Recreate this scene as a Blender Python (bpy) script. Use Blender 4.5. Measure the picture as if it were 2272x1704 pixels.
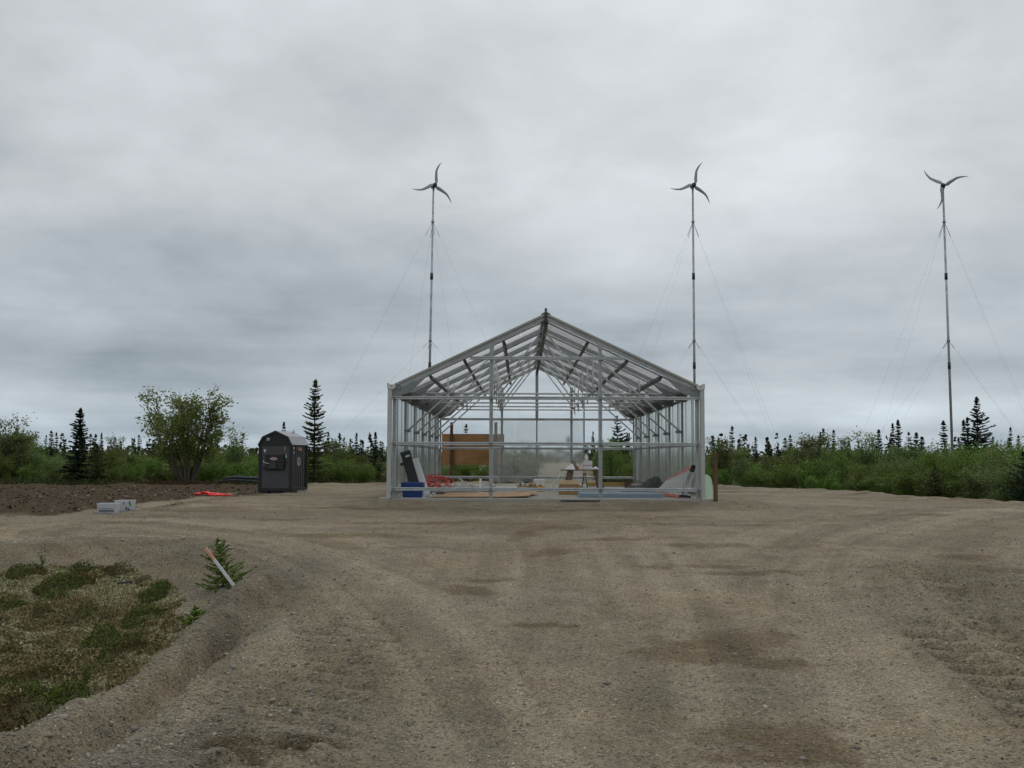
import bpy, math, random
import numpy as np
from mathutils import Vector, Matrix
R = math.radians
for o in list(bpy.data.objects): bpy.data.objects.remove(o)
sc = bpy.context.scene
COL = sc.collection

# ------------------------------------------------------------------ camera
FPX = 2335.0; CAMZ = 1.0
PITCH = math.atan(161 / FPX); YAW = math.atan(22 / FPX); ROLL = R(0.2)
cam_d = bpy.data.cameras.new('camera'); cam = bpy.data.objects.new('camera', cam_d); COL.objects.link(cam)
cam_d.sensor_width = 36.0; cam_d.lens = 36.0 * FPX / 2272.0
cam_d.clip_start = 0.05; cam_d.clip_end = 20000
CAMM = Matrix.Rotation(YAW, 3, 'Z') @ Matrix.Rotation(math.pi / 2 + PITCH, 3, 'X') @ Matrix.Rotation(ROLL, 3, 'Z')
cam.location = (0, 0, CAMZ); cam.rotation_euler = CAMM.to_euler()
sc.camera = cam

# ------------------------------------------------------------------ world: overcast sky
world = bpy.data.worlds.new('World'); sc.world = world; world.use_nodes = True
SUN_EL, SUN_AZ = R(48), R(22)
def build_world():
    nt = world.node_tree; nt.nodes.clear(); L = nt.links.new
    def N(t, **k):
        n = nt.nodes.new(t)
        for a, b in k.items(): setattr(n, a, b)
        return n
    def M(op, a, b=None, c=None, clamp=False):
        n = N('ShaderNodeMath', operation=op, use_clamp=clamp)
        for i, v in enumerate((a, b, c)):
            if v is None: continue
            if isinstance(v, (int, float)): n.inputs[i].default_value = v
            else: L(v, n.inputs[i])
        return n.outputs[0]
    def ramp(fac, pts, interp='EASE'):
        n = N('ShaderNodeValToRGB'); n.color_ramp.interpolation = interp
        e = n.color_ramp.elements
        while len(e) < len(pts): e.new(0.5)
        for el, (p, c) in zip(e, pts):
            el.position = p; el.color = (c, c, c, 1) if isinstance(c, (int, float)) else (*c, 1)
        L(fac, n.inputs[0]); return n.outputs[0]
    sky = N('ShaderNodeTexSky', sky_type='NISHITA', sun_disc=False, sun_elevation=SUN_EL, sun_rotation=SUN_AZ)
    sky.air_density = 1.0; sky.dust_density = 2.0
    tc = N('ShaderNodeTexCoord'); sep = N('ShaderNodeSeparateXYZ'); L(tc.outputs['Generated'], sep.inputs[0])
    X, Y, Z = sep.outputs
    zc = M('MAXIMUM', Z, 0.0)
    den = M('ADD', zc, 0.17)
    u = M('DIVIDE', X, den); v = M('DIVIDE', Y, den)
    comb = N('ShaderNodeCombineXYZ'); L(u, comb.inputs[0]); L(v, comb.inputs[1])
    den2 = M('ADD', zc, 0.30); comb2 = N('ShaderNodeCombineXYZ'); L(M('DIVIDE', X, den2), comb2.inputs[0]); L(M('DIVIDE', Y, den2), comb2.inputs[1])
    def noise(scale, detail, rough, off, sx=1.0, sy=1.0, dist=0.0, src=None):
        mp = N('ShaderNodeMapping'); L((src or comb).outputs[0], mp.inputs[0])
        mp.inputs['Location'].default_value = off; mp.inputs['Scale'].default_value = (sx, sy, 1)
        n = N('ShaderNodeTexNoise', noise_dimensions='3D'); L(mp.outputs[0], n.inputs['Vector'])
        n.inputs['Scale'].default_value = scale; n.inputs['Detail'].default_value = detail
        n.inputs['Roughness'].default_value = rough; n.inputs['Distortion'].default_value = dist
        return n.outputs[0]
    n1 = noise(SKY['s1'], 4, 0.45, SKY['o1'], 1, 1, 0.3)
    n2 = noise(SKY['s2'], 7, 0.52, SKY['o2'], 1, 1, 0.25, comb2)
    n3 = noise(SKY['s3'], 6, 0.6, SKY['o3'], 1.0, 1.0, 0.3, comb2)
    # cloud thickness -> brightness, plus the overcast sky's own rise from horizon to zenith
    el = ramp(zc, [(0.0, 0.64), (0.03, 0.57), (0.075, 0.48), (0.15, 0.52), (0.28, 0.63), (0.42, 0.66), (1.0, 0.69)])
    a = M('MULTIPLY', M('SUBTRACT', n1, 0.5), SKY['a1'])
    b = M('MULTIPLY', M('SUBTRACT', n2, 0.5), SKY['a2'])
    c = M('MULTIPLY', M('SUBTRACT', n3, 0.5), SKY['a3'])
    cs = N('ShaderNodeCombineXYZ'); L(M('MULTIPLY', X, 1.6), cs.inputs[0]); L(M('MULTIPLY', Z, 34.0), cs.inputs[1]); L(M('MULTIPLY', Y, 1.2), cs.inputs[2])
    n4 = N('ShaderNodeTexNoise'); L(cs.outputs[0], n4.inputs['Vector']); n4.inputs['Scale'].default_value = 1.0; n4.inputs['Detail'].default_value = 4; n4.inputs['Roughness'].default_value = 0.55
    st = M('MULTIPLY', M('SUBTRACT', n4.outputs[0], 0.5), ramp(zc, [(0.0, 0.75), (0.08, 0.5), (0.2, 0.0)]))
    var = M('ADD', M('ADD', M('ADD', a, b), c), st)
    br = M('MULTIPLY', el, M('ADD', var, 1.0))
    br = M('MAXIMUM', M('MINIMUM', br, 0.78), 0.24)
    # thin (bright) cloud neutral, thick cloud blue-grey
    tint = N('ShaderNodeMix', data_type='RGBA'); tf = M('MULTIPLY', M('SUBTRACT', br, 0.28), 3.4, clamp=True); L(tf, tint.inputs['Factor'])
    tint.inputs['A'].default_value = (0.87, 1.0, 1.11, 1); tint.inputs['B'].default_value = (0.95, 1.0, 1.045, 1)
    low = N('ShaderNodeMix', data_type='RGBA', blend_type='MULTIPLY'); low.inputs['Factor'].default_value = 1.0; L(tint.outputs['Result'], low.inputs['A'])
    L(ramp(zc, [(0.0, (0.90, 1.0, 1.07)), (0.10, (0.96, 1.0, 1.03)), (0.25, (1.0, 1.0, 1.0))]), low.inputs['B'])
    cl = N('ShaderNodeVectorMath', operation='SCALE'); L(low.outputs['Result'], cl.inputs[0]); L(M('MULTIPLY', br, 10.0), cl.inputs['Scale'])
    mix = N('ShaderNodeMix', data_type='RGBA'); mix.inputs['Factor'].default_value = 0.95
    L(sky.outputs[0], mix.inputs['A']); L(cl.outputs[0], mix.inputs['B'])
    bg = N('ShaderNodeBackground'); bg.inputs['Strength'].default_value = 0.1; L(mix.outputs['Result'], bg.inputs[0])
    out = N('ShaderNodeOutputWorld'); L(bg.outputs[0], out.inputs[0])
SKY = dict(s1=0.75, o1=(1.9, 18.6, 3.4), a1=1.0, s2=3.0, o2=(19.8, 10.2, 6.2), a2=0.62, s3=9.0, o3=(0, 0, 5.0), a3=0.2)
build_world()
sd = bpy.data.lights.new('sun', 'SUN'); sd.energy = 0.8; sd.angle = R(14); sd.color = (1.0, 0.97, 0.92)
sun = bpy.data.objects.new('sun', sd); COL.objects.link(sun)
_d = Vector((math.sin(SUN_AZ) * math.cos(SUN_EL), math.cos(SUN_AZ) * math.cos(SUN_EL), math.sin(SUN_EL)))
sun.rotation_euler = (-_d).to_track_quat('-Z', 'Y').to_euler(); sun.location = (0, -20, 40)
sc.view_settings.view_transform = 'Standard'; sc.view_settings.look = 'None'
sc.view_settings.exposure = 0.0; sc.view_settings.gamma = 1.0
sc.render.engine = 'CYCLES'
sc.cycles.use_denoising = True; sc.cycles.max_bounces = 8; sc.cycles.transparent_max_bounces = 12
sc.cycles.transmission_bounces = 8; sc.cycles.caustics_reflective = False
sc.cycles.use_adaptive_sampling = True; sc.cycles.adaptive_threshold = 0.02

# ------------------------------------------------------------------ helpers
rng = np.random.default_rng(11); random.seed(11)
CM = np.array(CAMM)
def ray(px, py):
    d = CM @ np.array([(px - 1136) / FPX, (852 - py) / FPX, -1.0]); return d
def at(px, py, y):
    d = ray(px, py); return Vector((d[0] / d[1] * y, y, CAMZ + d[2] / d[1] * y))
def sstep(a, b, x):
    t = np.clip((x - a) / (b - a), 0, 1); return t * t * (3 - 2 * t)
def vnoise(x, y, seed=0):
    xi = np.floor(x).astype(np.int64); yi = np.floor(y).astype(np.int64); xf = x - xi; yf = y - yi
    xf = xf * xf * xf * (xf * (xf * 6 - 15) + 10); yf = yf * yf * yf * (yf * (yf * 6 - 15) + 10)
    def h(a, b):
        n = (a * 374761393 + b * 668265263 + seed * 1442695041) & 0xffffffff
        n = ((n ^ (n >> 13)) * 1274126177) & 0xffffffff
        return ((n ^ (n >> 16)) & 0xffff) / 65535.0
    return (h(xi, yi) * (1 - xf) + h(xi + 1, yi) * xf) * (1 - yf) + (h(xi, yi + 1) * (1 - xf) + h(xi + 1, yi + 1) * xf) * yf
def fbm(x, y, seed=0, n=3):
    s = 0; a = 0.5
    for i in range(n):
        s = s + a * (vnoise(x * 2 ** i + i * 17.3, y * 2 ** i - i * 9.1, seed + i) - 0.5) * 2; a *= 0.5
    return s

def link(o, parent=None):
    COL.objects.link(o)
    if parent is not None: o.parent = parent
    return o
def tag(o, label=None, cat=None, group=None, kind=None):
    if label: o['label'] = label
    if cat: o['category'] = cat
    if group: o['group'] = group
    if kind: o['kind'] = kind
    return o
def thing(name, loc, label, cat, group=None, rz=0.0):
    o = bpy.data.objects.new(name, None); o.empty_display_size = 0.2
    o.location = loc; o.rotation_euler = (0, 0, rz); link(o)
    return tag(o, label, cat, group)
def fastmesh(name, V, F, mat, col=None, smooth=False):
    V = np.asarray(V, np.float32); F = np.asarray(F, np.int32); m, k = F.shape
    me = bpy.data.meshes.new(name)
    me.vertices.add(len(V)); me.vertices.foreach_set('co', V.ravel())
    me.loops.add(m * k); me.loops.foreach_set('vertex_index', F.ravel())
    me.polygons.add(m); me.polygons.foreach_set('loop_start', np.arange(0, m * k, k, dtype=np.int32))
    me.polygons.foreach_set('loop_total', np.full(m, k, np.int32))
    if smooth: me.polygons.foreach_set('use_smooth', np.ones(m, bool))
    me.update(calc_edges=True)
    if col is not None:
        a = me.color_attributes.new('col', 'FLOAT_COLOR', 'POINT')
        c = np.ones((len(V), 4), np.float32); c[:, :np.shape(col)[1]] = col; a.data.foreach_set('color', c.ravel())
    me.materials.append(mat)
    return me
class MB:
    """collects boxes, bars, tubes, prisms into one mesh"""
    def __init__(s): s.v = []; s.f = []; s.sm = []
    def add(s, vs, fs, smooth=False):
        b = len(s.v); s.v += [tuple(v) for v in vs]; s.f += [tuple(b + i for i in f) for f in fs]; s.sm += [smooth] * len(fs); return s
    def box(s, x0, x1, y0, y1, z0, z1):
        return s.add([(x, y, z) for z in (z0, z1) for x, y in ((x0, y0), (x1, y0), (x1, y1), (x0, y1))],
                     [(3, 2, 1, 0), (4, 5, 6, 7), (0, 1, 5, 4), (1, 2, 6, 5), (2, 3, 7, 6), (3, 0, 4, 7)])
    def prism(s, prof, a, b, ux, uz, smooth=False):
        """extrude a 2-D profile from a to b; ux, uz are the profile's axes"""
        a = Vector(a); b = Vector(b); ux = Vector(ux); uz = Vector(uz); n = len(prof)
        vs = [p + ux * x + uz * z for p in (a, b) for x, z in prof]
        fs = [tuple(range(n - 1, -1, -1)), tuple(range(n, 2 * n))] + [(i, (i + 1) % n, n + (i + 1) % n, n + i) for i in range(n)]
        base = len(s.sm); s.add(vs, fs, smooth)
        if smooth: s.sm[base] = s.sm[base + 1] = False
        return s
    def bar(s, a, b, w, h, up=(0, 0, 1)):
        a = Vector(a); b = Vector(b); d = (b - a).normalized(); up = Vector(up)
        if abs(d.dot(up)) > 0.98: up = Vector((0, 1, 0))
        ux = d.cross(up).normalized(); uz = ux.cross(d).normalized()
        return s.prism([(-w / 2, -h / 2), (w / 2, -h / 2), (w / 2, h / 2), (-w / 2, h / 2)], a, b, ux, uz)
    def tube(s, pts, r, n=6, cap=True):
        pts = [Vector(p) for p in pts]; rs = r if isinstance(r, (list, tuple)) else [r] * len(pts)
        vs = []; fs = []; prev = None
        for i, p in enumerate(pts):
            d = (pts[min(i + 1, len(pts) - 1)] - pts[max(i - 1, 0)]).normalized()
            if prev is None:
                up = Vector((0, 0, 1)) if abs(d.z) < 0.95 else Vector((1, 0, 0)); ux = d.cross(up).normalized()
            else: ux = (prev - d * prev.dot(d)).normalized()
            prev = ux; uz = ux.cross(d)
            vs += [p + (ux * math.cos(2 * math.pi * k / n) + uz * math.sin(2 * math.pi * k / n)) * rs[i] for k in range(n)]
        for i in range(len(pts) - 1):
            fs += [(i * n + k, i * n + (k + 1) % n, (i + 1) * n + (k + 1) % n, (i + 1) * n + k) for k in range(n)]
        s.add(vs, fs, True)
        if cap:
            b = len(s.v) - len(vs); s.f += [tuple(b + k for k in range(n - 1, -1, -1)), tuple(b + (len(pts) - 1) * n + k for k in range(n))]; s.sm += [False, False]
        return s
    def quad(s, *p): return s.add(p, [tuple(range(len(p)))])
    def mesh(s, name, mat, bevel=0):
        me = bpy.data.meshes.new(name); me.from_pydata(s.v, [], s.f); me.polygons.foreach_set('use_smooth', s.sm); me.materials.append(mat); me.update()
        return me
    def build(s, name, mat, parent=None, bevel=0.0):
        o = bpy.data.objects.new(name, s.mesh(name, mat)); link(o, parent)
        if bevel:
            m = o.modifiers.new('bevel', 'BEVEL'); m.width = bevel; m.segments = 2; m.limit_method = 'ANGLE'
        return o

# ------------------------------------------------------------------ materials
class Nt:
    def __init__(s, name):
        s.m = bpy.data.materials.new(name); s.m.use_nodes = True; s.t = s.m.node_tree; s.L = s.t.links.new
        s.b = s.t.nodes['Principled BSDF']; s.out = s.t.nodes['Material Output']
    def n(s, t, **k):
        n = s.t.nodes.new(t)
        for a, b in k.items(): setattr(n, a, b)
        return n
    def math(s, op, a, b=0.0, clamp=False):
        n = s.n('ShaderNodeMath', operation=op, use_clamp=clamp)
        for i, v in enumerate((a, b)):
            if isinstance(v, (int, float)): n.inputs[i].default_value = v
            else: s.L(v, n.inputs[i])
        return n.outputs[0]
    def noise(s, scale, detail=3, rough=0.5, vec=None, out=0):
        n = s.n('ShaderNodeTexNoise'); n.inputs['Scale'].default_value = scale; n.inputs['Detail'].default_value = detail; n.inputs['Roughness'].default_value = rough
        s.L(vec if vec is not None else s.obj(), n.inputs['Vector']); return n.outputs[out]
    def obj(s):
        if not hasattr(s, '_tc'): s._tc = s.n('ShaderNodeTexCoord')
        return s._tc.outputs['Object']
    def stretch(s, sx, sy, sz):
        m = s.n('ShaderNodeMapping'); s.L(s.obj(), m.inputs[0]); m.inputs['Scale'].default_value = (sx, sy, sz); return m.outputs[0]
    def voro(s, scale, feature='F1', out='Distance', vec=None):
        n = s.n('ShaderNodeTexVoronoi', feature=feature); n.inputs['Scale'].default_value = scale
        s.L(vec if vec is not None else s.obj(), n.inputs['Vector']); return n.outputs[out]
    def ramp(s, fac, pts):
        n = s.n('ShaderNodeValToRGB'); e = n.color_ramp.elements
        while len(e) < len(pts): e.new(0.5)
        for el, (p, c) in zip(e, pts):
            el.position = p; el.color = (c, c, c, 1) if isinstance(c, (int, float)) else (*c, 1)
        s.L(fac, n.inputs[0]); return n.outputs[0]
    def mix(s, fac, a, b, blend='MIX'):
        n = s.n('ShaderNodeMix', data_type='RGBA', blend_type=blend)
        for k, v in (('Factor', fac), ('A', a), ('B', b)):
            i = n.inputs[k]
            if isinstance(v, (int, float)): i.default_value = v
            elif isinstance(v, tuple): i.default_value = (*v, 1)
            else: s.L(v, i)
        return n.outputs['Result']
    def bump(s, h, strength=0.3, dist=0.01, normal=None):
        n = s.n('ShaderNodeBump'); n.inputs['Strength'].default_value = strength; n.inputs['Distance'].default_value = dist; s.L(h, n.inputs['Height'])
        if normal is not None: s.L(normal, n.inputs['Normal'])
        s.L(n.outputs[0], s.b.inputs['Normal']); return n.outputs[0]
    def set(s, **k):
        for a, v in k.items():
            i = s.b.inputs[a.replace('_', ' ')]
            if isinstance(v, tuple): i.default_value = (*v, 1)
            elif isinstance(v, (int, float)): i.default_value = v
            else: s.L(v, i)
        return s
def simple(name, c, rough=0.6, metal=0.0, var=0.12, scale=6.0, bump=0.0, bscale=40):
    n = Nt(name); f = n.noise(scale, 4, 0.6)
    col = n.mix(f, tuple(x * (1 - var) for x in c), tuple(min(1, x * (1 + var)) for x in c))
    n.set(Base_Color=col, Roughness=rough, Metallic=metal)
    if bump: n.bump(n.noise(bscale, 3), bump, 0.005)
    return n.m
def galvanised(name, c=(0.42, 0.44, 0.45), dirt=0.25):
    n = Nt(name); v = n.voro(24, 'F1', 'Color'); bw = n.n('ShaderNodeRGBToBW'); n.L(v, bw.inputs[0])
    k = n.mix(bw.outputs[0], tuple(x * 0.86 for x in c), tuple(min(1, x * 1.12) for x in c))
    f = n.ramp(n.noise(2.2, 5, 0.65), [(0.35, 1.0), (0.7, 1.0 - dirt)])
    n.set(Base_Color=n.mix(1.0, k, f, 'MULTIPLY'), Metallic=0.45, Roughness=n.ramp(n.noise(9, 3), [(0.3, 0.38), (0.7, 0.55)]))
    n.bump(n.noise(60, 2), 0.05, 0.002); return n.m
MAT = {}
MAT['zinc'] = galvanised('galvanised_steel', (0.40, 0.425, 0.43))
MAT['zinc_bright'] = galvanised('galvanised_tube', (0.62, 0.64, 0.64), 0.15)
MAT['purlin'] = galvanised('shaded_underside_channel', (0.055, 0.058, 0.06), 0.3)  # galvanised purlins, the shade on their undersides put into a near-black colour
MAT['haunch'] = galvanised('dull_gusset_plate', (0.24, 0.25, 0.25), 0.3)
MAT['trim'] = simple('aluminium_trim', (0.45, 0.455, 0.43), 0.45, 0.2, 0.06)
MAT['verge'] = simple('beige_verge_trim', (0.36, 0.355, 0.31), 0.5, 0.1, 0.08)
MAT['pole'] = galvanised('mottled_pole_steel', (0.50, 0.52, 0.54), 0.45)
MAT['dark_metal'] = simple('dark_metal', (0.045, 0.05, 0.055), 0.5, 0.3)
MAT['blade'] = simple('turbine_blade_grey', (0.33, 0.35, 0.37), 0.4, 0.0, 0.06)
MAT['nacelle'] = simple('nacelle_grey', (0.30, 0.31, 0.32), 0.4, 0.2)
MAT['cable'] = simple('guy_cable', (0.22, 0.23, 0.24), 0.5, 0.4)
MAT['concrete'] = simple('concrete', (0.33, 0.305, 0.25), 0.9, 0, 0.25, 2.5, 0.3, 60)
MAT['black'] = simple('black_plastic', (0.012, 0.012, 0.013), 0.45, 0, 0.2)
MAT['white'] = simple('white_painted', (0.80, 0.81, 0.82), 0.5, 0, 0.06)
MAT['offwhite'] = simple('offwhite_foam', (0.80, 0.79, 0.73), 0.7, 0, 0.08)
MAT['blue'] = simple('blue_plastic', (0.012, 0.045, 0.19), 0.4, 0, 0.15)
MAT['red_pipe'] = simple('red_plastic_pipe', (0.62, 0.035, 0.03), 0.4, 0, 0.15)
MAT['orange'] = simple('orange_red_hose', (0.85, 0.03, 0.02), 0.45, 0, 0.15, 30)
MAT['card'] = simple('cardboard', (0.33, 0.20, 0.095), 0.85, 0, 0.12, 5)
MAT['card_pale'] = simple('pale_cardboard', (0.43, 0.31, 0.175), 0.85, 0, 0.1, 5)
MAT['yellow'] = simple('yellow_plastic', (0.62, 0.40, 0.015), 0.45, 0, 0.1)
MAT['tarp'] = simple('dark_green_tarp', (0.022, 0.030, 0.026), 0.6, 0, 0.35, 8, 0.3, 30)
MAT['foam_blue'] = simple('blue_foam_board', (0.23, 0.30, 0.35), 0.75, 0, 0.12, 3)
MAT['ladder_red'] = simple('red_fibreglass', (0.50, 0.10, 0.07), 0.5, 0, 0.15)
MAT['alu'] = simple('aluminium', (0.60, 0.60, 0.58), 0.4, 0.4, 0.08)
MAT['pink'] = simple('pink_band', (0.55, 0.25, 0.30), 0.6)
MAT['tub_grey'] = simple('cloudy_white_plastic', (0.50, 0.525, 0.56), 0.45, 0, 0.08)
MAT['ink'] = simple('dark_blue_print', (0.09, 0.11, 0.17), 0.7)
MAT['ink_green'] = simple('green_print', (0.10, 0.16, 0.05), 0.7)
MAT['silver'] = simple('silver_plate', (0.42, 0.40, 0.38), 0.35, 0.5, 0.1)
MAT['sticker_w'] = simple('white_sticker', (0.6, 0.6, 0.58), 0.5)
MAT['sticker_o'] = simple('orange_sticker', (0.60, 0.16, 0.07), 0.5)
MAT['boiler_body'] = simple('charcoal_painted_steel', (0.062, 0.062, 0.063), 0.45, 0.1, 0.15, 3)
MAT['boiler_trim'] = simple('black_painted_trim', (0.010, 0.011, 0.012), 0.5, 0, 0.2)
MAT['boiler_roof'] = simple('grey_roof_sheet', (0.21, 0.22, 0.24), 0.32, 0.35, 0.08)
MAT['pallet_blue'] = simple('pale_blue_block', (0.20, 0.30, 0.36), 0.8)
MAT['stake'] = simple('weathered_white_stake', (0.58, 0.58, 0.60), 0.7, 0, 0.15, 20)
MAT['stake_tip'] = simple('faded_orange_paint', (0.58, 0.29, 0.20), 0.6, 0, 0.15, 20)
def wood(name, a, b, axis, rough=0.8):
    n = Nt(name); st = [14, 14, 14]; st['xyz'.index(axis)] = 0.8
    g = n.noise(1.0, 5, 0.6, n.stretch(*st)); k = n.ramp(n.noise(2.3, 3), [(0.45, 1.0), (0.75, 0.72)])
    c = n.ramp(g, [(0.3, a), (0.7, b)]); n.set(Base_Color=n.mix(1.0, c, k, 'MULTIPLY'), Roughness=rough); n.bump(g, 0.15, 0.003); return n.m
MAT['ply'] = wood('plywood', (0.30, 0.15, 0.055), (0.42, 0.235, 0.10), 'x')
MAT['ply_floor'] = wood('new_plywood', (0.42, 0.24, 0.12), (0.54, 0.34, 0.185), 'x')
MAT['post_wood'] = wood('brown_post_wood', (0.085, 0.045, 0.022), (0.15, 0.085, 0.045), 'z')
MAT['old_wood'] = wood('grey_brown_wood', (0.13, 0.085, 0.06), (0.24, 0.165, 0.12), 'z')
MAT['timber'] = wood('yellow_timber', (0.36, 0.24, 0.075), (0.50, 0.36, 0.14), 'x')
MAT['bark'] = simple('grey_brown_bark', (0.105, 0.085, 0.068), 0.9, 0, 0.3, 9, 0.5, 30)
MAT['bark_spruce'] = simple('dark_spruce_bark', (0.055, 0.045, 0.038), 0.9, 0, 0.3, 9)
def sheet(name, ca, trans, rough):
    n = Nt(name); n.t.nodes.remove(n.b)
    rf = n.n('ShaderNodeBsdfRefraction'); rf.inputs['Color'].default_value = (*trans, 1); rf.inputs['Roughness'].default_value = rough; rf.inputs['IOR'].default_value = 1.12
    tl = n.n('ShaderNodeBsdfTranslucent'); tl.inputs['Color'].default_value = (*ca, 1)
    df = n.n('ShaderNodeBsdfDiffuse'); df.inputs['Color'].default_value = (0.5, 0.52, 0.5, 1)
    gl = n.n('ShaderNodeBsdfGlossy'); gl.inputs['Roughness'].default_value = 0.25
    m1 = n.n('ShaderNodeMixShader'); m2 = n.n('ShaderNodeMixShader'); m3 = n.n('ShaderNodeMixShader')
    n.m1 = m1
    m2.inputs[0].default_value = 0.05; m3.inputs[0].default_value = 0.04
    n.L(rf.outputs[0], m1.inputs[1]); n.L(tl.outputs[0], m1.inputs[2]); n.L(m1.outputs[0], m2.inputs[1]); n.L(df.outputs[0], m2.inputs[2])
    n.L(m2.outputs[0], m3.inputs[1]); n.L(gl.outputs[0], m3.inputs[2]); n.L(m3.outputs[0], n.out.inputs['Surface'])
    return n
def polycarb(name, tr, rough, ca=(0.92, 0.93, 0.93), trans=(0.95, 0.97, 0.96)):
    n = sheet(name, ca, trans, rough)
    f = n.noise(1.2, 4, 0.6); r = n.ramp(f, [(0.2, max(0, tr - 0.08)), (0.8, min(1, tr + 0.08))])
    n.L(r, n.m1.inputs[0]); return n.m
MAT['roof_sheet'] = polycarb('twin_wall_roof_sheet', 0.38, 0.35, (0.97, 0.97, 0.97), (0.98, 0.98, 0.98))
MAT['wall_sheet'] = polycarb('twin_wall_side_sheet', 0.13, 0.13)
MAT['rear_sheet'] = polycarb('twin_wall_rear_sheet', 0.09, 0.13)
MAT['green_sheet'] = polycarb('pale_green_sheet', 0.55, 0.5, (0.80, 0.92, 0.82), (0.82, 0.94, 0.84))
def leafmat(name, a, b, c, trans=0.25, rough=0.55, objvar=0.25):
    n = Nt(name); at_ = n.n('ShaderNodeAttribute', attribute_name='col'); sp = n.n('ShaderNodeSeparateColor'); n.L(at_.outputs['Color'], sp.inputs[0])
    k = n.ramp(sp.outputs[0], [(0.0, a), (0.5, b), (1.0, c)])
    oi = n.n('ShaderNodeObjectInfo'); hv = n.n('ShaderNodeHueSaturation'); n.L(k, hv.inputs['Color'])
    n.L(n.math('ADD', n.math('MULTIPLY', oi.outputs['Random'], 0.05), 0.475), hv.inputs['Hue'])
    n.L(n.math('ADD', n.math('MULTIPLY', oi.outputs['Random'], objvar * 2), 1 - objvar), hv.inputs['Value'])
    n.set(Base_Color=hv.outputs[0], Roughness=rough); n.b.inputs['Specular IOR Level'].default_value = 0.25
    tl = n.n('ShaderNodeBsdfTranslucent'); n.L(hv.outputs[0], tl.inputs[0]); ms = n.n('ShaderNodeMixShader'); ms.inputs[0].default_value = trans
    n.L(n.b.outputs[0], ms.inputs[1]); n.L(tl.outputs[0], ms.inputs[2]); n.L(ms.outputs[0], n.out.inputs['Surface']); return n.m
MAT['leaf'] = leafmat('willow_leaf', (0.060, 0.105, 0.014), (0.120, 0.190, 0.028), (0.205, 0.285, 0.055), 0.36, 0.55, 0.38)
MAT['leaf_pale'] = leafmat('pale_willow_leaf', (0.085, 0.125, 0.036), (0.150, 0.200, 0.060), (0.24, 0.295, 0.115), 0.36, 0.55, 0.32)
MAT['leaf_willow'] = leafmat('airy_willow_leaf', (0.10, 0.155, 0.035), (0.155, 0.225, 0.055), (0.25, 0.32, 0.115), 0.45, 0.55, 0.05)
MAT['needle'] = leafmat('spruce_needle', (0.014, 0.026, 0.014), (0.028, 0.046, 0.022), (0.055, 0.075, 0.035), 0.08, 0.7)
MAT['needle_open'] = leafmat('olive_spruce_needle', (0.045, 0.060, 0.020), (0.085, 0.105, 0.036), (0.15, 0.165, 0.065), 0.15, 0.7)
MAT['needle_young'] = leafmat('young_spruce_needle', (0.060, 0.100, 0.010), (0.125, 0.180, 0.016), (0.23, 0.29, 0.035), 0.25, 0.6, 0.1)
def attrmat(name, rough=0.85, trans=0.1):
    n = Nt(name); a = n.n('ShaderNodeAttribute', attribute_name='col'); n.set(Base_Color=a.outputs['Color'], Roughness=rough)
    n.b.inputs['Specular IOR Level'].default_value = 0.2
    return n.m
MAT['tundra_plants'] = attrmat('tundra_plants'); MAT['pebble'] = attrmat('pebble')
def rockmat():
    n = Nt('field_stone'); oi = n.n('ShaderNodeObjectInfo')
    k = n.ramp(oi.outputs['Random'], [(0.0, (0.20, 0.17, 0.14)), (0.5, (0.31, 0.27, 0.23)), (1.0, (0.42, 0.37, 0.28))])
    n.set(Base_Color=n.mix(n.noise(40, 4), k, n.mix(1.0, k, (0.7, 0.7, 0.7), 'MULTIPLY')), Roughness=0.85); n.bump(n.noise(60, 4), 0.3, 0.004); return n.m
MAT['rock'] = rockmat()
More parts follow.
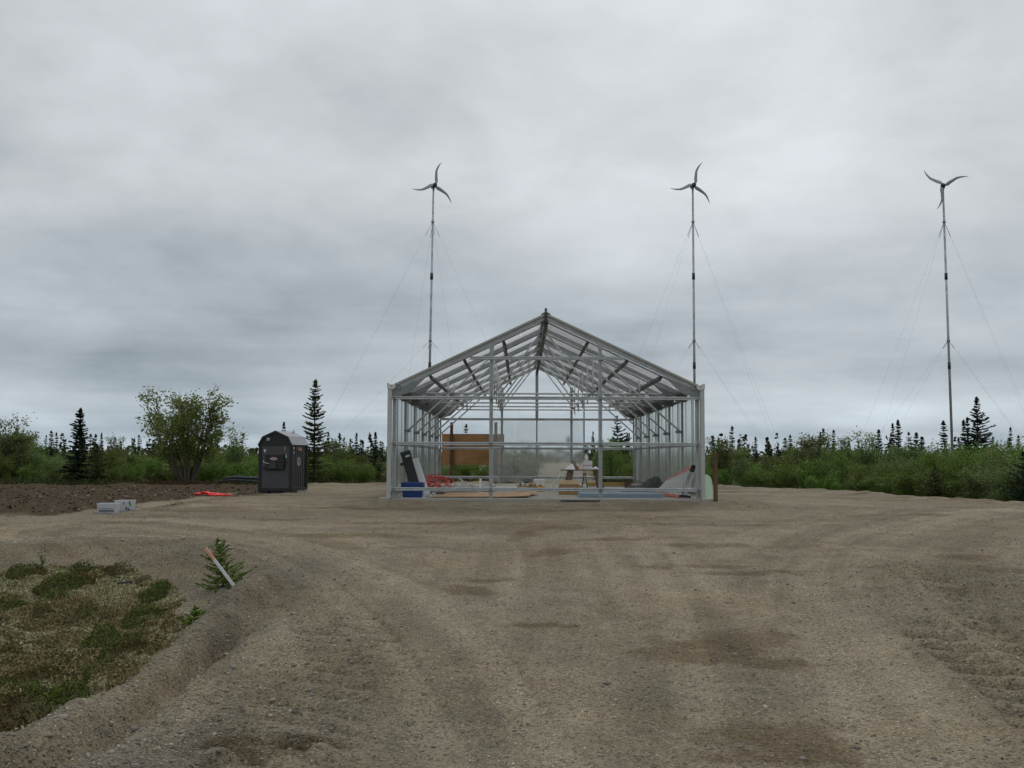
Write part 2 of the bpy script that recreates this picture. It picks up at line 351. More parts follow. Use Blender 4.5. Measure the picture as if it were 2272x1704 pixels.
def groundmat():
    n = Nt('gravel_ground')
    a = n.n('ShaderNodeAttribute', attribute_name='col'); sp = n.n('ShaderNodeSeparateColor'); n.L(a.outputs['Color'], sp.inputs[0])
    tun, dirt, damp_shade = sp.outputs
    tone_ = a.outputs['Alpha']; mid = n.noise(2.6, 6, 0.7); fine = n.noise(38, 6, 0.75); huge = n.noise(0.5, 4, 0.6)
    g = n.ramp(n.math('ADD', n.math('MULTIPLY', tone_, 0.6), n.math('MULTIPLY', mid, 0.45)), [(0.15, (0.134, 0.112, 0.078)), (0.42, (0.203, 0.171, 0.120)), (0.65, (0.275, 0.234, 0.167)), (0.9, (0.345, 0.298, 0.220))])
    g = n.mix(n.ramp(huge, [(0.42, 0.0), (0.68, 0.6)]), g, n.mix(1.0, g, (1.05, 0.98, 0.84), 'MULTIPLY'))
    g = n.mix(1.0, g, n.ramp(fine, [(0.25, 0.45), (0.5, 0.98), (0.75, 1.62)]), 'MULTIPLY')
    # pebbles: cells of their own tone, mortar of fines darker
    def peb(scale, lo, amount):
        c = n.voro(scale, 'F1', 'Color'); bw = n.n('ShaderNodeSeparateColor'); n.L(c, bw.inputs[0])
        d = n.voro(scale, 'F1', 'Distance')
        tone = n.ramp(bw.outputs[0], [(0.0, 0.42), (0.5, 0.85), (0.85, 1.35), (0.97, 2.3)])
        on = n.math('MULTIPLY', n.ramp(d, [(0.30, 1.0), (0.48, 0.0)]), n.ramp(bw.outputs[1], [(lo, 0.0), (lo + 0.05, 1.0)]))
        return tone, n.math('MULTIPLY', on, amount), d
    t1, f1, d1 = peb(52, 0.15, 0.95); t2, f2, d2 = peb(27, 0.80, 0.7)
    g = n.mix(f1, g, n.mix(1.0, g, t1, 'MULTIPLY')); g = n.mix(f2, g, n.mix(1.0, g, t2, 'MULTIPLY'))
    dcol = n.ramp(n.noise(3.2, 6, 0.7), [(0.3, (0.026, 0.015, 0.006)), (0.5, (0.056, 0.034, 0.014)), (0.66, (0.085, 0.054, 0.024)), (0.8, (0.15, 0.105, 0.055))])
    dcol = n.mix(1.0, dcol, n.ramp(n.noise(22, 4, 0.7), [(0.3, 0.6), (0.7, 1.4)]), 'MULTIPLY')
    g = n.mix(damp_shade, g, n.mix(1.0, g, (0.60, 0.53, 0.43), 'MULTIPLY'))
    g = n.mix(dirt, g, dcol)
    tcol = n.ramp(n.noise(2.2, 6, 0.7), [(0.3, (0.045, 0.046, 0.020)), (0.48, (0.095, 0.082, 0.040)), (0.62, (0.17, 0.148, 0.08)), (0.75, (0.23, 0.21, 0.13))])
    g = n.mix(tun, g, tcol)
    n.set(Base_Color=g, Roughness=0.92); n.b.inputs['Specular IOR Level'].default_value = 0.15
    h = n.math('ADD', n.math('MULTIPLY', f1, 0.5), n.math('ADD', n.math('MULTIPLY', f2, 1.2), n.math('MULTIPLY', fine, 0.7)))
    n.bump(h, 1.0, 0.018); return n.m
MAT['ground'] = groundmat()

# ------------------------------------------------------------------ terrain
def base_h(x, y):
    return -0.60 + 0.45 * sstep(4, 24, y)
def gpx(px, py, off=0.0):
    """point where the pixel's ray meets the ground's broad slope"""
    d = ray(px, py); t = 10.0
    for _ in range(40):
        x, y = d[0] * t, d[1] * t; t = (float(base_h(np.float64(x), np.float64(y))) + off - CAMZ) / d[2]
    return (d[0] * t, d[1] * t)
def seg_dist(x, y, pts):
    """distance, arc length and side to a polyline"""
    best = np.full(x.shape, 1e9); arc = np.zeros(x.shape); side = np.zeros(x.shape); s = 0.0
    for (ax, ay), (bx, by) in zip(pts[:-1], pts[1:]):
        dx, dy = bx - ax, by - ay; l = math.hypot(dx, dy)
        t = np.clip(((x - ax) * dx + (y - ay) * dy) / (l * l), 0, 1)
        d = np.hypot(x - ax - t * dx, y - ay - t * dy); m = d < best
        best = np.where(m, d, best); arc = np.where(m, s + t * l, arc)
        side = np.where(m, np.sign((x - ax) * dy - (y - ay) * dx), side); s += l
    return best, arc, side
def smooth_line(pts, n=4):
    p = np.array(pts, float)
    for _ in range(2):
        q = [p[0]]
        for a, b in zip(p[:-1], p[1:]): q += [a * 0.75 + b * 0.25, a * 0.25 + b * 0.75]
        q.append(p[-1]); p = np.array(q)
    return [tuple(v) for v in p]
def inside(x, y, poly):
    r = np.zeros(x.shape, bool); n = len(poly); j = n - 1
    for i in range(n):
        xi, yi = poly[i]; xj, yj = poly[j]
        if yi != yj:
            r ^= ((yi > y) != (yj > y)) & (x < (xj - xi) * (y - yi) / (yj - yi) + xi)
        j = i
    return r
TUNDRA = [gpx(*p) for p in ((-420, 1250), (-150, 1248), (0, 1246), (70, 1250), (130, 1238), (230, 1240), (310, 1252), (375, 1285), (392, 1312), (360, 1335), (395, 1352), (410, 1366), (380, 1395), (330, 1440), (285, 1490), (215, 1535), (120, 1590), (0, 1638), (-150, 1695), (-420, 1780))]
TUNDRA_LOOP = TUNDRA + [TUNDRA[0]]
BERM = smooth_line([gpx(*p) for p in ((585, 1308), (545, 1325), (480, 1378), (400, 1450), (300, 1528), (200, 1588), (100, 1642), (0, 1690), (-160, 1765))])
GROOVE = smooth_line([gpx(*p) for p in ((600, 1345), (545, 1385), (470, 1445), (400, 1500), (320, 1570), (210, 1640), (110, 1690), (-20, 1760))])
DIRT_B = np.array(sorted(gpx(*p) for p in ((-500, 1150), (-200, 1146), (0, 1142), (120, 1143), (250, 1140), (330, 1130), (420, 1114), (500, 1101), (560, 1090))))
EDGE_PX = [-700, 0, 560, 860, 1160, 1205, 1295, 1330, 1560, 1750, 2000, 2272, 2800]; EDGE_R = [38, 43, 41.5, 43.5, 46, 88, 88, 44, 42.5, 39.5, 34, 29.5, 26]
EDGE_T = [math.atan((p - 1158) / FPX) for p in EDGE_PX]
TRACKS = [  # polyline (pixels), half width, depth, lug period, lug height
    ([(1010, 1720), (930, 1560), (850, 1420), (740, 1310), (600, 1245), (430, 1200), (250, 1178)], 0.17, 0.022, 0.26, 0.009),
    ([(1250, 1720), (1140, 1540), (1040, 1400), (900, 1290), (740, 1220), (560, 1172), (350, 1150)], 0.17, 0.016, 0.26, 0.008),
    ([(1990, 1262), (2035, 1298), (2125, 1368), (2240, 1450), (2400, 1560)], 0.20, 0.045, 0.30, 0.042),
    ([(2040, 1400), (2090, 1432), (2150, 1470), (2270, 1562), (2420, 1690)], 0.24, 0.060, 0.40, 0.085),
    ([(560, 1720), (650, 1600), (700, 1520), (735, 1450), (745, 1390)], 0.46, 0.006, 0.34, 0.036),
    ([(1560, 1720), (1540, 1500), (1500, 1350), (1440, 1230), (1400, 1160)], 0.20, 0.015, 0.28, 0.008),
    ([(1960, 1720), (1860, 1500), (1800, 1350), (1790, 1250), (1900, 1180), (2200, 1130)], 0.22, 0.018, 0.28, 0.009),
    ([(480, 1720), (560, 1690), (640, 1660), (600, 1655)], 0.18, 0.05, 0.3, 0.0),
]
TRACKS = [(smooth_line([gpx(*p) for p in t[0]]),) + t[1:] for t in TRACKS]
DAMP = [(1640, 1425, .62, .55), (1590, 1460, .55, .35), (1720, 1470, .4, .3), (1740, 1650, .42, .36), (1690, 1690, .5, .25), (1850, 1670, .3, .3), (1160, 1185, .28, .8), (1205, 1225, .55, .6),
        (1045, 1312, .35, .4), (1520, 1258, .8, .22), (1630, 1275, .9, .2), (1230, 1170, 1.6, .5), (1380, 1195, .9, .3), (1560, 1210, 1.2, .3), (840, 1420, .25, .18), (1190, 1390, .3, .15),
        (620, 1650, .5, .16), (1500, 1165, 1.6, .3), (950, 1160, 2.0, .3), (1650, 1165, 1.4, .25), (760, 1190, 1.3, .25), (2170, 1240, .5, .6), (2220, 1280, .5, .5), (1480, 1450, .25, .2), (1100, 1290, .6, .2)]
DAMP = [gpx(a, b) + (c, d) for a, b, c, d in DAMP]
LINE_C = smooth_line([gpx(*p) for p in ((1330, 1720), (1320, 1500), (1290, 1300), (1240, 1190), (1150, 1140))]); MOUND = gpx(2190, 1330); XL_, XR_ = -3.23, 4.38
HEATH = [gpx(a, b, -0.2) + (c / FPX * gpx(a, b, -0.2)[1], d) for a, b, c, d in ((202, 1266, 62, .55), (300, 1277, 66, .40), (345, 1332, 40, .35), (305, 1385, 62, .40), (229, 1428, 42, .30), (278, 1462, 46, .32), (96, 1372, 26, .25), (60, 1284, 62, .5), (150, 1305, 74, .4), (60, 1575, 95, .40), (0, 1600, 90, .5), (150, 1545, 55, .22), (120, 1338, 30, .3), (20, 1340, 40, .4), (190, 1370, 30, .25), (20, 1440, 25, .2))]
def heath_mask(x, y):
    w = 0.35 * fbm(x * 2.2, y * 2.2, 171, 3); m = np.zeros(np.shape(x))
    for cx, cy, rx, ry in HEATH: m = np.maximum(m, 1 - np.hypot((x - cx) / (rx * 0.95), (y - cy) / (ry * 1.15)) + 1.3 * w)
    return np.clip(m * 1.6, 0, 1)
def terrain(x, y, full=True):
    x = np.asarray(x, float); y = np.asarray(y, float)
    z = base_h(x, y)
    r = np.hypot(x, y); th = np.arctan2(x, np.maximum(y, 1e-3)); th = np.where(y < 0, np.sign(x) * 1.6, th)
    re = np.interp(th, EDGE_T, EDGE_R) + 1.2 * fbm(x * 0.25, y * 0.25, 5, 2)
    out = sstep(-0.5, 3.0, r - re)
    drop = np.interp(th, [EDGE_T[0], EDGE_T[3], EDGE_T[8], EDGE_T[11]], [0.10, 0.15, 0.25, 0.55])
    z = z - out * drop + out * 0.18 * fbm(x * 0.12, y * 0.12, 7, 3) * np.clip(r / 40, 0, 1)
    # low lip of pushed-up gravel along the pad's edge
    z = z + 0.07 * np.exp(-((r - re + 0.6) / 0.6) ** 2) * (1 + fbm(x * 0.9, y * 0.9, 8, 2))
    # tundra hollow
    d, _, _ = seg_dist(x, y, TUNDRA_LOOP); ins = inside(x, y, TUNDRA); sd_ = np.where(ins, -d, d)
    sd_ = sd_ + 0.22 * fbm(x * 1.3, y * 1.3, 21, 3)
    tun = sstep(0.12, -0.12, sd_); hollow = sstep(0.9, -0.5, sd_)
    z = z - 0.22 * hollow + tun * (0.17 * fbm(x * 0.9, y * 0.9, 31, 3) + 0.08 * fbm(x * 3.1, y * 3.1, 33, 2))
    z = z + tun * 0.05 * heath_mask(x, y)
    # gravel bank on the hollow's far side
    z = z + 0.10 * np.exp(-((sd_ - 1.3) / 0.7) ** 2) * sstep(11, 14, y) * (x < 0)
    # windrow berm and its wheel groove
    bd, ba, bs = seg_dist(x, y, BERM); w = 0.21 * (1 + 0.35 * fbm(ba * 1.6, ba * 0, 41, 2))
    z = z + (0.165 + 0.06 * fbm(ba * 1.1, ba * 0 + 3, 43, 2)) * np.exp(-np.abs(bd / w) ** 3)
    gd, ga, _ = seg_dist(x, y, GROOVE); gw = 0.13 * (1 + 0.5 * fbm(ga * 1.8, ga * 0, 45, 2))
    gk = sstep(0.2, 1.6, ga); z = z - 0.10 * gk * np.exp(-(gd / (0.62 * gw)) ** 2) + 0.03 * gk * np.exp(-((gd - 0.30) / 0.13) ** 2) * (1 + fbm(x * 2, y * 2, 47, 2))
    z = z + 0.022 * fbm(x * 5.5, y * 5.5, 49, 3) * (np.exp(-(bd / 0.5) ** 2) + np.exp(-((sd_ - 0.9) / 0.8) ** 2))
    tracks_soft = np.zeros(x.shape)
    for pts, hw, dep, per, lug in TRACKS:
        td, ta, ts = seg_dist(x, y, pts); m = sstep(hw, hw * 0.72, td); keep = 0.55 + 0.45 * fbm(ta * 0.5, ta * 0 + dep * 100, 51, 2)
        ph = (ta + ts * td * 0.55) / per * 2 * np.pi + 1.2 * fbm(x * 1.2, y * 1.2, 53, 2)
        z = z - 1.7 * dep * m * keep + dep * 1.1 * keep * np.exp(-((td - hw * 1.25) / (hw * 0.3)) ** 2) + 1.5 * lug * m * (1.6 * np.abs(np.sin(ph * 0.5)) ** 0.7 - 1.0) * np.clip(keep * 1.6, 0.2, 1)
        tracks_soft = np.maximum(tracks_soft, m)
    gm = np.exp(-(((x - MOUND[0]) / 1.6) ** 2 + ((y - MOUND[1]) / 2.6) ** 2))
    z = z + gm * (0.12 + 0.17 * fbm(x * 2.0, y * 2.0, 61, 3))
    # wheel-worn strips that follow the drive's curves
    fl = 0.0; ws = 1e-6
    for k_, (ln, wd) in enumerate(((TRACKS[0][0], 2.0), (TRACKS[6][0], 2.0), (LINE_C, 2.4))):
        d_, a_, s_ = seg_dist(x, y, ln); w_ = np.exp(-(d_ / wd) ** 2) * (sstep(19, 13.5, y) if k_ == 2 else 1.0); v_ = d_ * s_ + 0.10 * fbm(x * 0.6, y * 0.6, 110 + k_, 2)
        fl = fl + w_ * (0.9 * fbm(v_ * 2.6, a_ * 0.09, 113 + k_, 4) + 0.5 * fbm(v_ * 7.0, a_ * 0.14, 117 + k_, 2)); ws = ws + w_
    fl = fl / ws * np.clip(ws * 1.6, 0, 1)
    z = z + 0.015 * fl * (1 - tun) * (1 - out)
    # uneven driven surface
    pad = (1 - out) * (1 - tun)
    z = z + pad * (0.045 * fbm(x * 0.35, y * 0.6, 71, 2) + 0.026 * fbm(x * 1.3, y * 2.0, 73, 3) * np.clip(r / 14, 0.6, 1.5) + 0.016 * fbm(x * 7, y * 7, 75, 3) * (1 - 0.6 * tracks_soft))
    z = z + 0.10 * np.exp(-((y - 24.75) / 0.55) ** 2) * sstep(XL_ - 1.6, XL_ - 0.4, x) * sstep(XR_ + 1.6, XR_ + 0.4, x) * (1 + 0.35 * fbm(x * 2.5, y * 2.5, 63, 2))
    z = z + 0.16 * np.exp(-(((x - XR_ - 0.9) / 0.8) ** 2 + ((y - 25.6) / 0.9) ** 2)) * (1 + 0.5 * fbm(x * 3, y * 3, 65, 2))
    z = z + 0.75 * np.exp(-(((x - 3.2) / 6) ** 2 + ((y - 70) / 12) ** 2))
    # brown scraped soil on the left
    yb = np.interp(x, DIRT_B[:, 0], DIRT_B[:, 1]); xr = DIRT_B[-1, 0]
    dm = sstep(-0.5, 0.6, (y - yb) + 0.8 * fbm(x * 0.6, y * 0.6, 81, 3)) * sstep(0.5, -0.7, (x - xr) + 0.6 * fbm(x * 0.7, y * 0.7, 83, 2)) * (1 - out * 0.8)
    dm = np.where(y > 15, dm, 0)
    clod = fbm(x * 2.0, y * 3.2, 85, 3)
    z = z + dm * (0.06 * clod + 0.05 * np.abs(fbm(x * 6, y * 6, 87, 3)))
    if not full: return z
    damp_shade = np.zeros(x.shape)
    wob = fbm(x * 1.4, y * 1.4, 91, 3); wob2 = fbm(x * 6, y * 6, 92, 3)
    for cx, cy, rx, ry in DAMP:
        damp_shade = np.maximum(damp_shade, sstep(1.15, 0.35, np.hypot((x - cx) / rx, (y - cy) / ry) + 0.75 * wob + 0.5 * wob2))
    damp_shade = np.maximum(damp_shade, 0.8 * sstep(0.16, 0.5, fbm(x * 0.4 + 4, y * 1.3, 93, 5) + 0.2 * wob2) * sstep(12, 18, y))
    damp_shade = np.maximum(damp_shade, 0.4 * gk * np.exp(-(gd / 0.12) ** 2))  # shadow line of the wheel groove painted into the ground colour
    damp_shade = np.maximum(damp_shade, 0.45 * sstep(0.3, 0.1, np.abs(bd - 0.28)) * sstep(0.0, 0.5, fbm(x * 1.1, y * 1.1, 95, 2)))
    tunc = np.maximum(tun, out * sstep(-1.0, 0.5, r - re))
    near = sstep(20, 11, y)
    flow = near * fbm(x * 1.1 + 0.02 * (y - 12) ** 2, y * 0.16, 97, 3) + (1 - near) * fbm(x * 0.28, y * 0.95, 99, 3)
    tone = np.clip(0.47 + 0.40 * flow + 0.54 * fl + 0.14 * tracks_soft - 0.30 * gm - 0.18 * np.exp(-((sd_ - 0.8) / 0.8) ** 2) + 0.2 * fbm(x * 2.5, y * 2.5, 101, 2), 0, 1)
    return z, np.stack([tunc, dm * 0.95, np.clip(damp_shade, 0, 1) * 0.85, tone], -1)
def gz(x, y): return float(terrain(np.array([x]), np.array([y]), False)[0])
def build_ground():
    oy = -2.0
    rows = []; p = 1.6 * 1051 / 5.2
    while p > 4.0: rows.append(1.6 * 1051 / p); p -= 0.52 if p > 60 else 0.42
    rows = [0.0, 1.0, 2.0, 3.0, 4.0, 4.6, 4.9] + rows + [460, 560, 700, 900, 1300, 2000, 3500, 7000]
    rr = np.array(rows)
    fine = np.linspace(-R(33), R(33), 780); coarse = np.linspace(R(33), 2 * math.pi - R(33), 70)[1:-1]
    aa = np.concatenate([fine, coarse]); n = len(aa); m = len(rr)
    A, RR = np.meshgrid(aa, rr); x = np.sin(A) * RR; y = np.cos(A) * RR + oy
    z, col = terrain(x.ravel(), y.ravel())
    V = np.stack([x.ravel(), y.ravel(), z], -1)
    i = np.arange(m - 1)[:, None] * n; j = np.arange(n)[None, :]; j2 = (j + 1) % n
    F = np.stack([i + j, i + n + j, i + n + j2, i + j2], -1).reshape(-1, 4)[:, ::-1]
    o = bpy.data.objects.new('ground', fastmesh('ground', V, F, MAT['ground'], col, True)); link(o); tag(o, kind='structure')
    return o
build_ground()

# ------------------------------------------------------------------ stones
def ico():
    t = (1 + 5 ** 0.5) / 2
    v = np.array([(-1, t, 0), (1, t, 0), (-1, -t, 0), (1, -t, 0), (0, -1, t), (0, 1, t), (0, -1, -t), (0, 1, -t), (t, 0, -1), (t, 0, 1), (-t, 0, -1), (-t, 0, 1)], float) / math.hypot(1, t)
    f = np.array([(0, 11, 5), (0, 5, 1), (0, 1, 7), (0, 7, 10), (0, 10, 11), (1, 5, 9), (5, 11, 4), (11, 10, 2), (10, 7, 6), (7, 1, 8), (3, 9, 4), (3, 4, 2), (3, 2, 6), (3, 6, 8), (3, 8, 9), (4, 9, 5), (2, 4, 11), (6, 2, 10), (8, 6, 7), (9, 8, 1)])
    return v, f
ICO_V, ICO_F = ico()
def build_pebbles():
    n = 30000; px = rng.uniform(-120, 2400, n * 3); u = rng.random(n * 3)
    # density per pixel row falls towards the greenhouse
    yy = 5.0 + 20 * u ** 1.7; xx = (px - 1158) / FPX * yy * 1.02
    d, _, _ = seg_dist(xx, yy, TUNDRA_LOOP); ins = inside(xx, yy, TUNDRA)
    bank = np.exp(-((d - 0.9) / 0.9) ** 2) * (xx < 0); gm = np.exp(-(((xx - MOUND[0]) / 1.8) ** 2 + ((yy - MOUND[1]) / 3) ** 2))
    bd, _, _ = seg_dist(xx, yy, BERM)
    _, pc = terrain(xx, yy); w = (0.12 + 0.55 * bank + 0.5 * gm + 0.2 * np.exp(-(bd / 0.7) ** 2)) * (0.35 + 1.2 * (1 - pc[:, 3])); keep = (~ins) & (rng.random(n * 3) < w) & (yy < 25.0)
    xx = xx[keep][:n]; yy = yy[keep][:n]; n = len(xx)
    s = 0.003 + 0.006 * rng.random(n) ** 2.5 + 0.014 * (rng.random(n) < 0.035) * rng.random(n) + yy * 0.0002
    z = terrain(xx, yy, False)
    sc3 = np.stack([s * rng.uniform(0.8, 1.5, n), s * rng.uniform(0.8, 1.3, n), s * rng.uniform(0.45, 0.8, n)], -1)
    V = ICO_V[None] * rng.uniform(0.8, 1.2, (n, 12, 1)) * sc3[:, None]
    a = rng.uniform(0, 6.28, n); ca, sa = np.cos(a)[:, None], np.sin(a)[:, None]
    V = np.stack([V[..., 0] * ca - V[..., 1] * sa + xx[:, None], V[..., 0] * sa + V[..., 1] * ca + yy[:, None], V[..., 2] + (z + sc3[:, 2] * 0.25)[:, None]], -1)
    tone = rng.uniform(0.11, 0.27, n) + 0.22 * (rng.random(n) < 0.06); c = np.stack([tone * 1.06, tone * 0.96, tone * 0.80], -1)
    F = (ICO_F[None] + (np.arange(n) * 12)[:, None, None]).reshape(-1, 3)
    o = bpy.data.objects.new('pebbles', fastmesh('pebbles', V.reshape(-1, 3), F, MAT['pebble'], np.repeat(c, 12, 0))); link(o)
    tag(o, 'loose grey and brown pebbles scattered over the gravel', 'pebbles', kind='stuff')
build_pebbles()
def stone_mesh(seed):
    r_ = np.random.default_rng(seed); v, f = ICO_V.copy(), ICO_F
    for _ in range(2):
        nv = list(v); cache = {}; nf = []
        def midp(a, b):
            k = (min(a, b), max(a, b))
            if k not in cache:
                p = nv[a] + nv[b]; nv.append(p / np.linalg.norm(p)); cache[k] = len(nv) - 1
            return cache[k]
        for a, b, c in f:
            ab, bc, ca = midp(a, b), midp(b, c), midp(c, a); nf += [(a, ab, ca), (b, bc, ab), (c, ca, bc), (ab, bc, ca)]
        v = np.array(nv); f = np.array(nf)
        if _ == 0: f0, v0 = f, v
    dirs = r_.normal(size=(7, 3)); dirs /= np.linalg.norm(dirs, axis=1)[:, None]
    k = 1.0
    disp = np.ones(len(v))
    for d in dirs: disp -= 0.28 * np.clip(v @ d - 0.55, 0, 1)
    v = v * disp[:, None] * np.array([1.25, 0.95, 0.62])
    return fastmesh('stone', v, f, MAT['rock'], None, True)
STONES = [stone_mesh(s) for s in range(5)]
def stone(px, py, wpx, i, label, group=None):
    x, y = gpx(px, py, -0.02); z = gz(x, y); s = wpx / FPX * y / 2.3
    o = bpy.data.objects.new('stone', STONES[i % 5]); link(o); o.scale = (s, s, s * random.uniform(0.85, 1.15)); o.rotation_euler = (random.uniform(-.2, .2), random.uniform(-.2, .2), random.uniform(0, 6.28))
    o.location = (x, y, z + s * 0.22); tag(o, label, 'stone', group)
for k, (px, py, w, lab) in enumerate([
    (321, 1454, 17, 'pale yellowish rounded stone standing at the edge of the mossy hollow'),
    (139, 1646, 21, 'long pale stone lying in the wheel groove beside the gravel berm'),
    (195, 1652, 18, 'pale flat stone just past the long stone in the wheel groove'),
    (652, 1370, 17, 'beige stone alone on the gravel beyond the leaning stake'),
    (582, 1482, 17, 'small round pale stone on the driven gravel right of the berm'),
    (505, 1434, 20, 'flat round grey-brown stone between the berm and the driven gravel'),
    (297, 1587, 22, 'broad beige stone on the gravel beside the wheel groove'),
    (606, 1562, 18, 'long thin pale stone on the rippled lug marks'),
    (137, 1573, 20, 'pale stone half buried on top of the gravel berm'),
    (418, 1387, 17, 'pale oval stone on the berm crest above the shrubs'),
    (288, 1506, 18, 'grey oval stone on the flank of the gravel berm'),
    (262, 1480, 15, 'round grey stone where dark shrubs meet the berm'),
    (240, 1216, 16, 'pale angular stone high on the stony bank'),
    (405, 1218, 15, 'pinkish stone on the stony bank behind the small spruce'),
    (512, 1240, 16, 'pinkish flat stone on gravel right of the small spruce'),
    (45, 1472, 24, 'long grey stone lying among the lichen in the hollow')]):
    stone(px, py, w, k, lab)
def scatter_stones():
    lab = 'small pale stone lying on brown scraped soil'
    spots = [(115, 1140), (18, 1146), (88, 1107), (117, 1105), (154, 1145), (185, 1126), (250, 1092), (285, 1092), (330, 1078), (337, 1077), (376, 1088), (398, 1079), (412, 1073), (460, 1075), (345, 1101), (320, 1102), (302, 1096), (205, 1090), (137, 1077), (280, 1105)]
    for k, (px, py) in enumerate(spots): stone(px, py, random.uniform(5, 10), k, lab, 'stones on the scraped soil')
    lab = 'grey-brown fist-sized stone on the coarse gravel around the hollow'
    for k in range(26):
        a = random.random(); px, py = random.choice([(random.uniform(20, 480), random.uniform(1190, 1235)), (random.uniform(330, 640), random.uniform(1400, 1640))])
        stone(px, py, random.uniform(7, 13), k, lab, 'loose stones on the coarse gravel')
    lab = 'grey stone on the rough mound of gravel by the lugged tyre tracks'
    for k in range(14): stone(random.uniform(2080, 2290), random.uniform(1220, 1420), random.uniform(6, 11), k, lab, 'stones on the rough gravel mound')
scatter_stones()

# ------------------------------------------------------------------ foliage builders
def leafquads(c, d, l, w, r_=None):
    r_ = r_ or rng; n = len(c)
    d = d / np.maximum(np.linalg.norm(d, axis=1)[:, None], 1e-6)
    s = np.cross(d, r_.normal(size=(n, 3))); s /= np.maximum(np.linalg.norm(s, axis=1)[:, None], 1e-6)
    l = np.asarray(l)[:, None]; w = np.asarray(w)[:, None]
    V = np.stack([c - d * l * 0.5, c + s * w * 0.5 - d * l * 0.05, c + d * l * 0.5, c - s * w * 0.5 - d * l * 0.05], 1)
    return V.reshape(-1, 3), np.arange(4 * n).reshape(-1, 4)
def bush_meshes(name, seed, H, Rr, nst, nleaf, ll, mat, low=0.12, clump=0.055, spread=1.0, nbr=9):
    r_ = np.random.default_rng(seed); mb = MB(); bp = []; bl = []
    for k in range(nst):
        az = r_.uniform(0, 6.28); tilt = r_.uniform(0.05, 0.62) * spread; h = H * r_.uniform(0.62, 1.0) * (1 - 0.25 * tilt)
        out = np.array([math.cos(az), math.sin(az), 0]); b0 = out * r_.uniform(0, 0.10) * Rr
        pts = []
        for s in np.linspace(0, 1, 7):
            rad = Rr * tilt * 1.25 * (s ** 0.75); pts.append(b0 + out * rad + np.array([0, 0, h * s]) + r_.normal(size=3) * 0.02 * H * s)
        r0 = 0.012 * H * r_.uniform(0.7, 1.2)
        mb.tube([tuple(p) for p in pts], [r0 * (1 - 0.8 * s) for s in np.linspace(0, 1, 7)], 5, False)
        pts = np.array(pts)
        for j in range(nbr):
            s = r_.uniform(low, 1.0); f = s * 6; i = min(int(f), 5); p = pts[i] + (pts[i + 1] - pts[i]) * (f - i)
            a2 = r_.uniform(0, 6.28); L_ = H * r_.uniform(0.12, 0.30) * (1.15 - 0.55 * s)
            dd = np.array([math.cos(a2), math.sin(a2), r_.uniform(0.1, 1.3)]) + out * 0.5; dd /= np.linalg.norm(dd)
            q = p + dd * L_; mid = (p + q) / 2 + r_.normal(size=3) * 0.03 * L_ + np.array([0, 0, -0.03 * L_])
            mb.tube([tuple(p), tuple(mid), tuple(q)], [r0 * 0.38, r0 * 0.25, r0 * 0.1], 3, False)
            bp.append((p, mid, q)); bl.append(L_)
    bp = np.array(bp); w = np.array(bl) / np.sum(bl); k = r_.choice(len(bp), nleaf, p=w); t = r_.random(nleaf)[:, None] ** 0.6
    c = bp[k, 0] * (1 - t) ** 2 + 2 * bp[k, 1] * t * (1 - t) + bp[k, 2] * t ** 2 + r_.normal(size=(nleaf, 3)) * clump * H
    c[:, 2] = np.maximum(c[:, 2], 0.03)
    d = (bp[k, 2] - bp[k, 0]) / np.array(bl)[k][:, None] + r_.normal(size=(nleaf, 3)) * 0.75
    l = ll * r_.uniform(0.65, 1.3, nleaf); V, F = leafquads(c, d, l, l * r_.uniform(0.38, 0.6, nleaf), r_)
    tone = np.clip(0.45 + 0.3 * (r_.random(len(bp))[k] - 0.5) + r_.normal(size=nleaf) * 0.22, 0, 1)
    return mb.mesh(name + '_stem', MAT['bark']), fastmesh(name + '_crown', V, F, mat, np.repeat(tone, 4)[:, None] * np.ones(3))
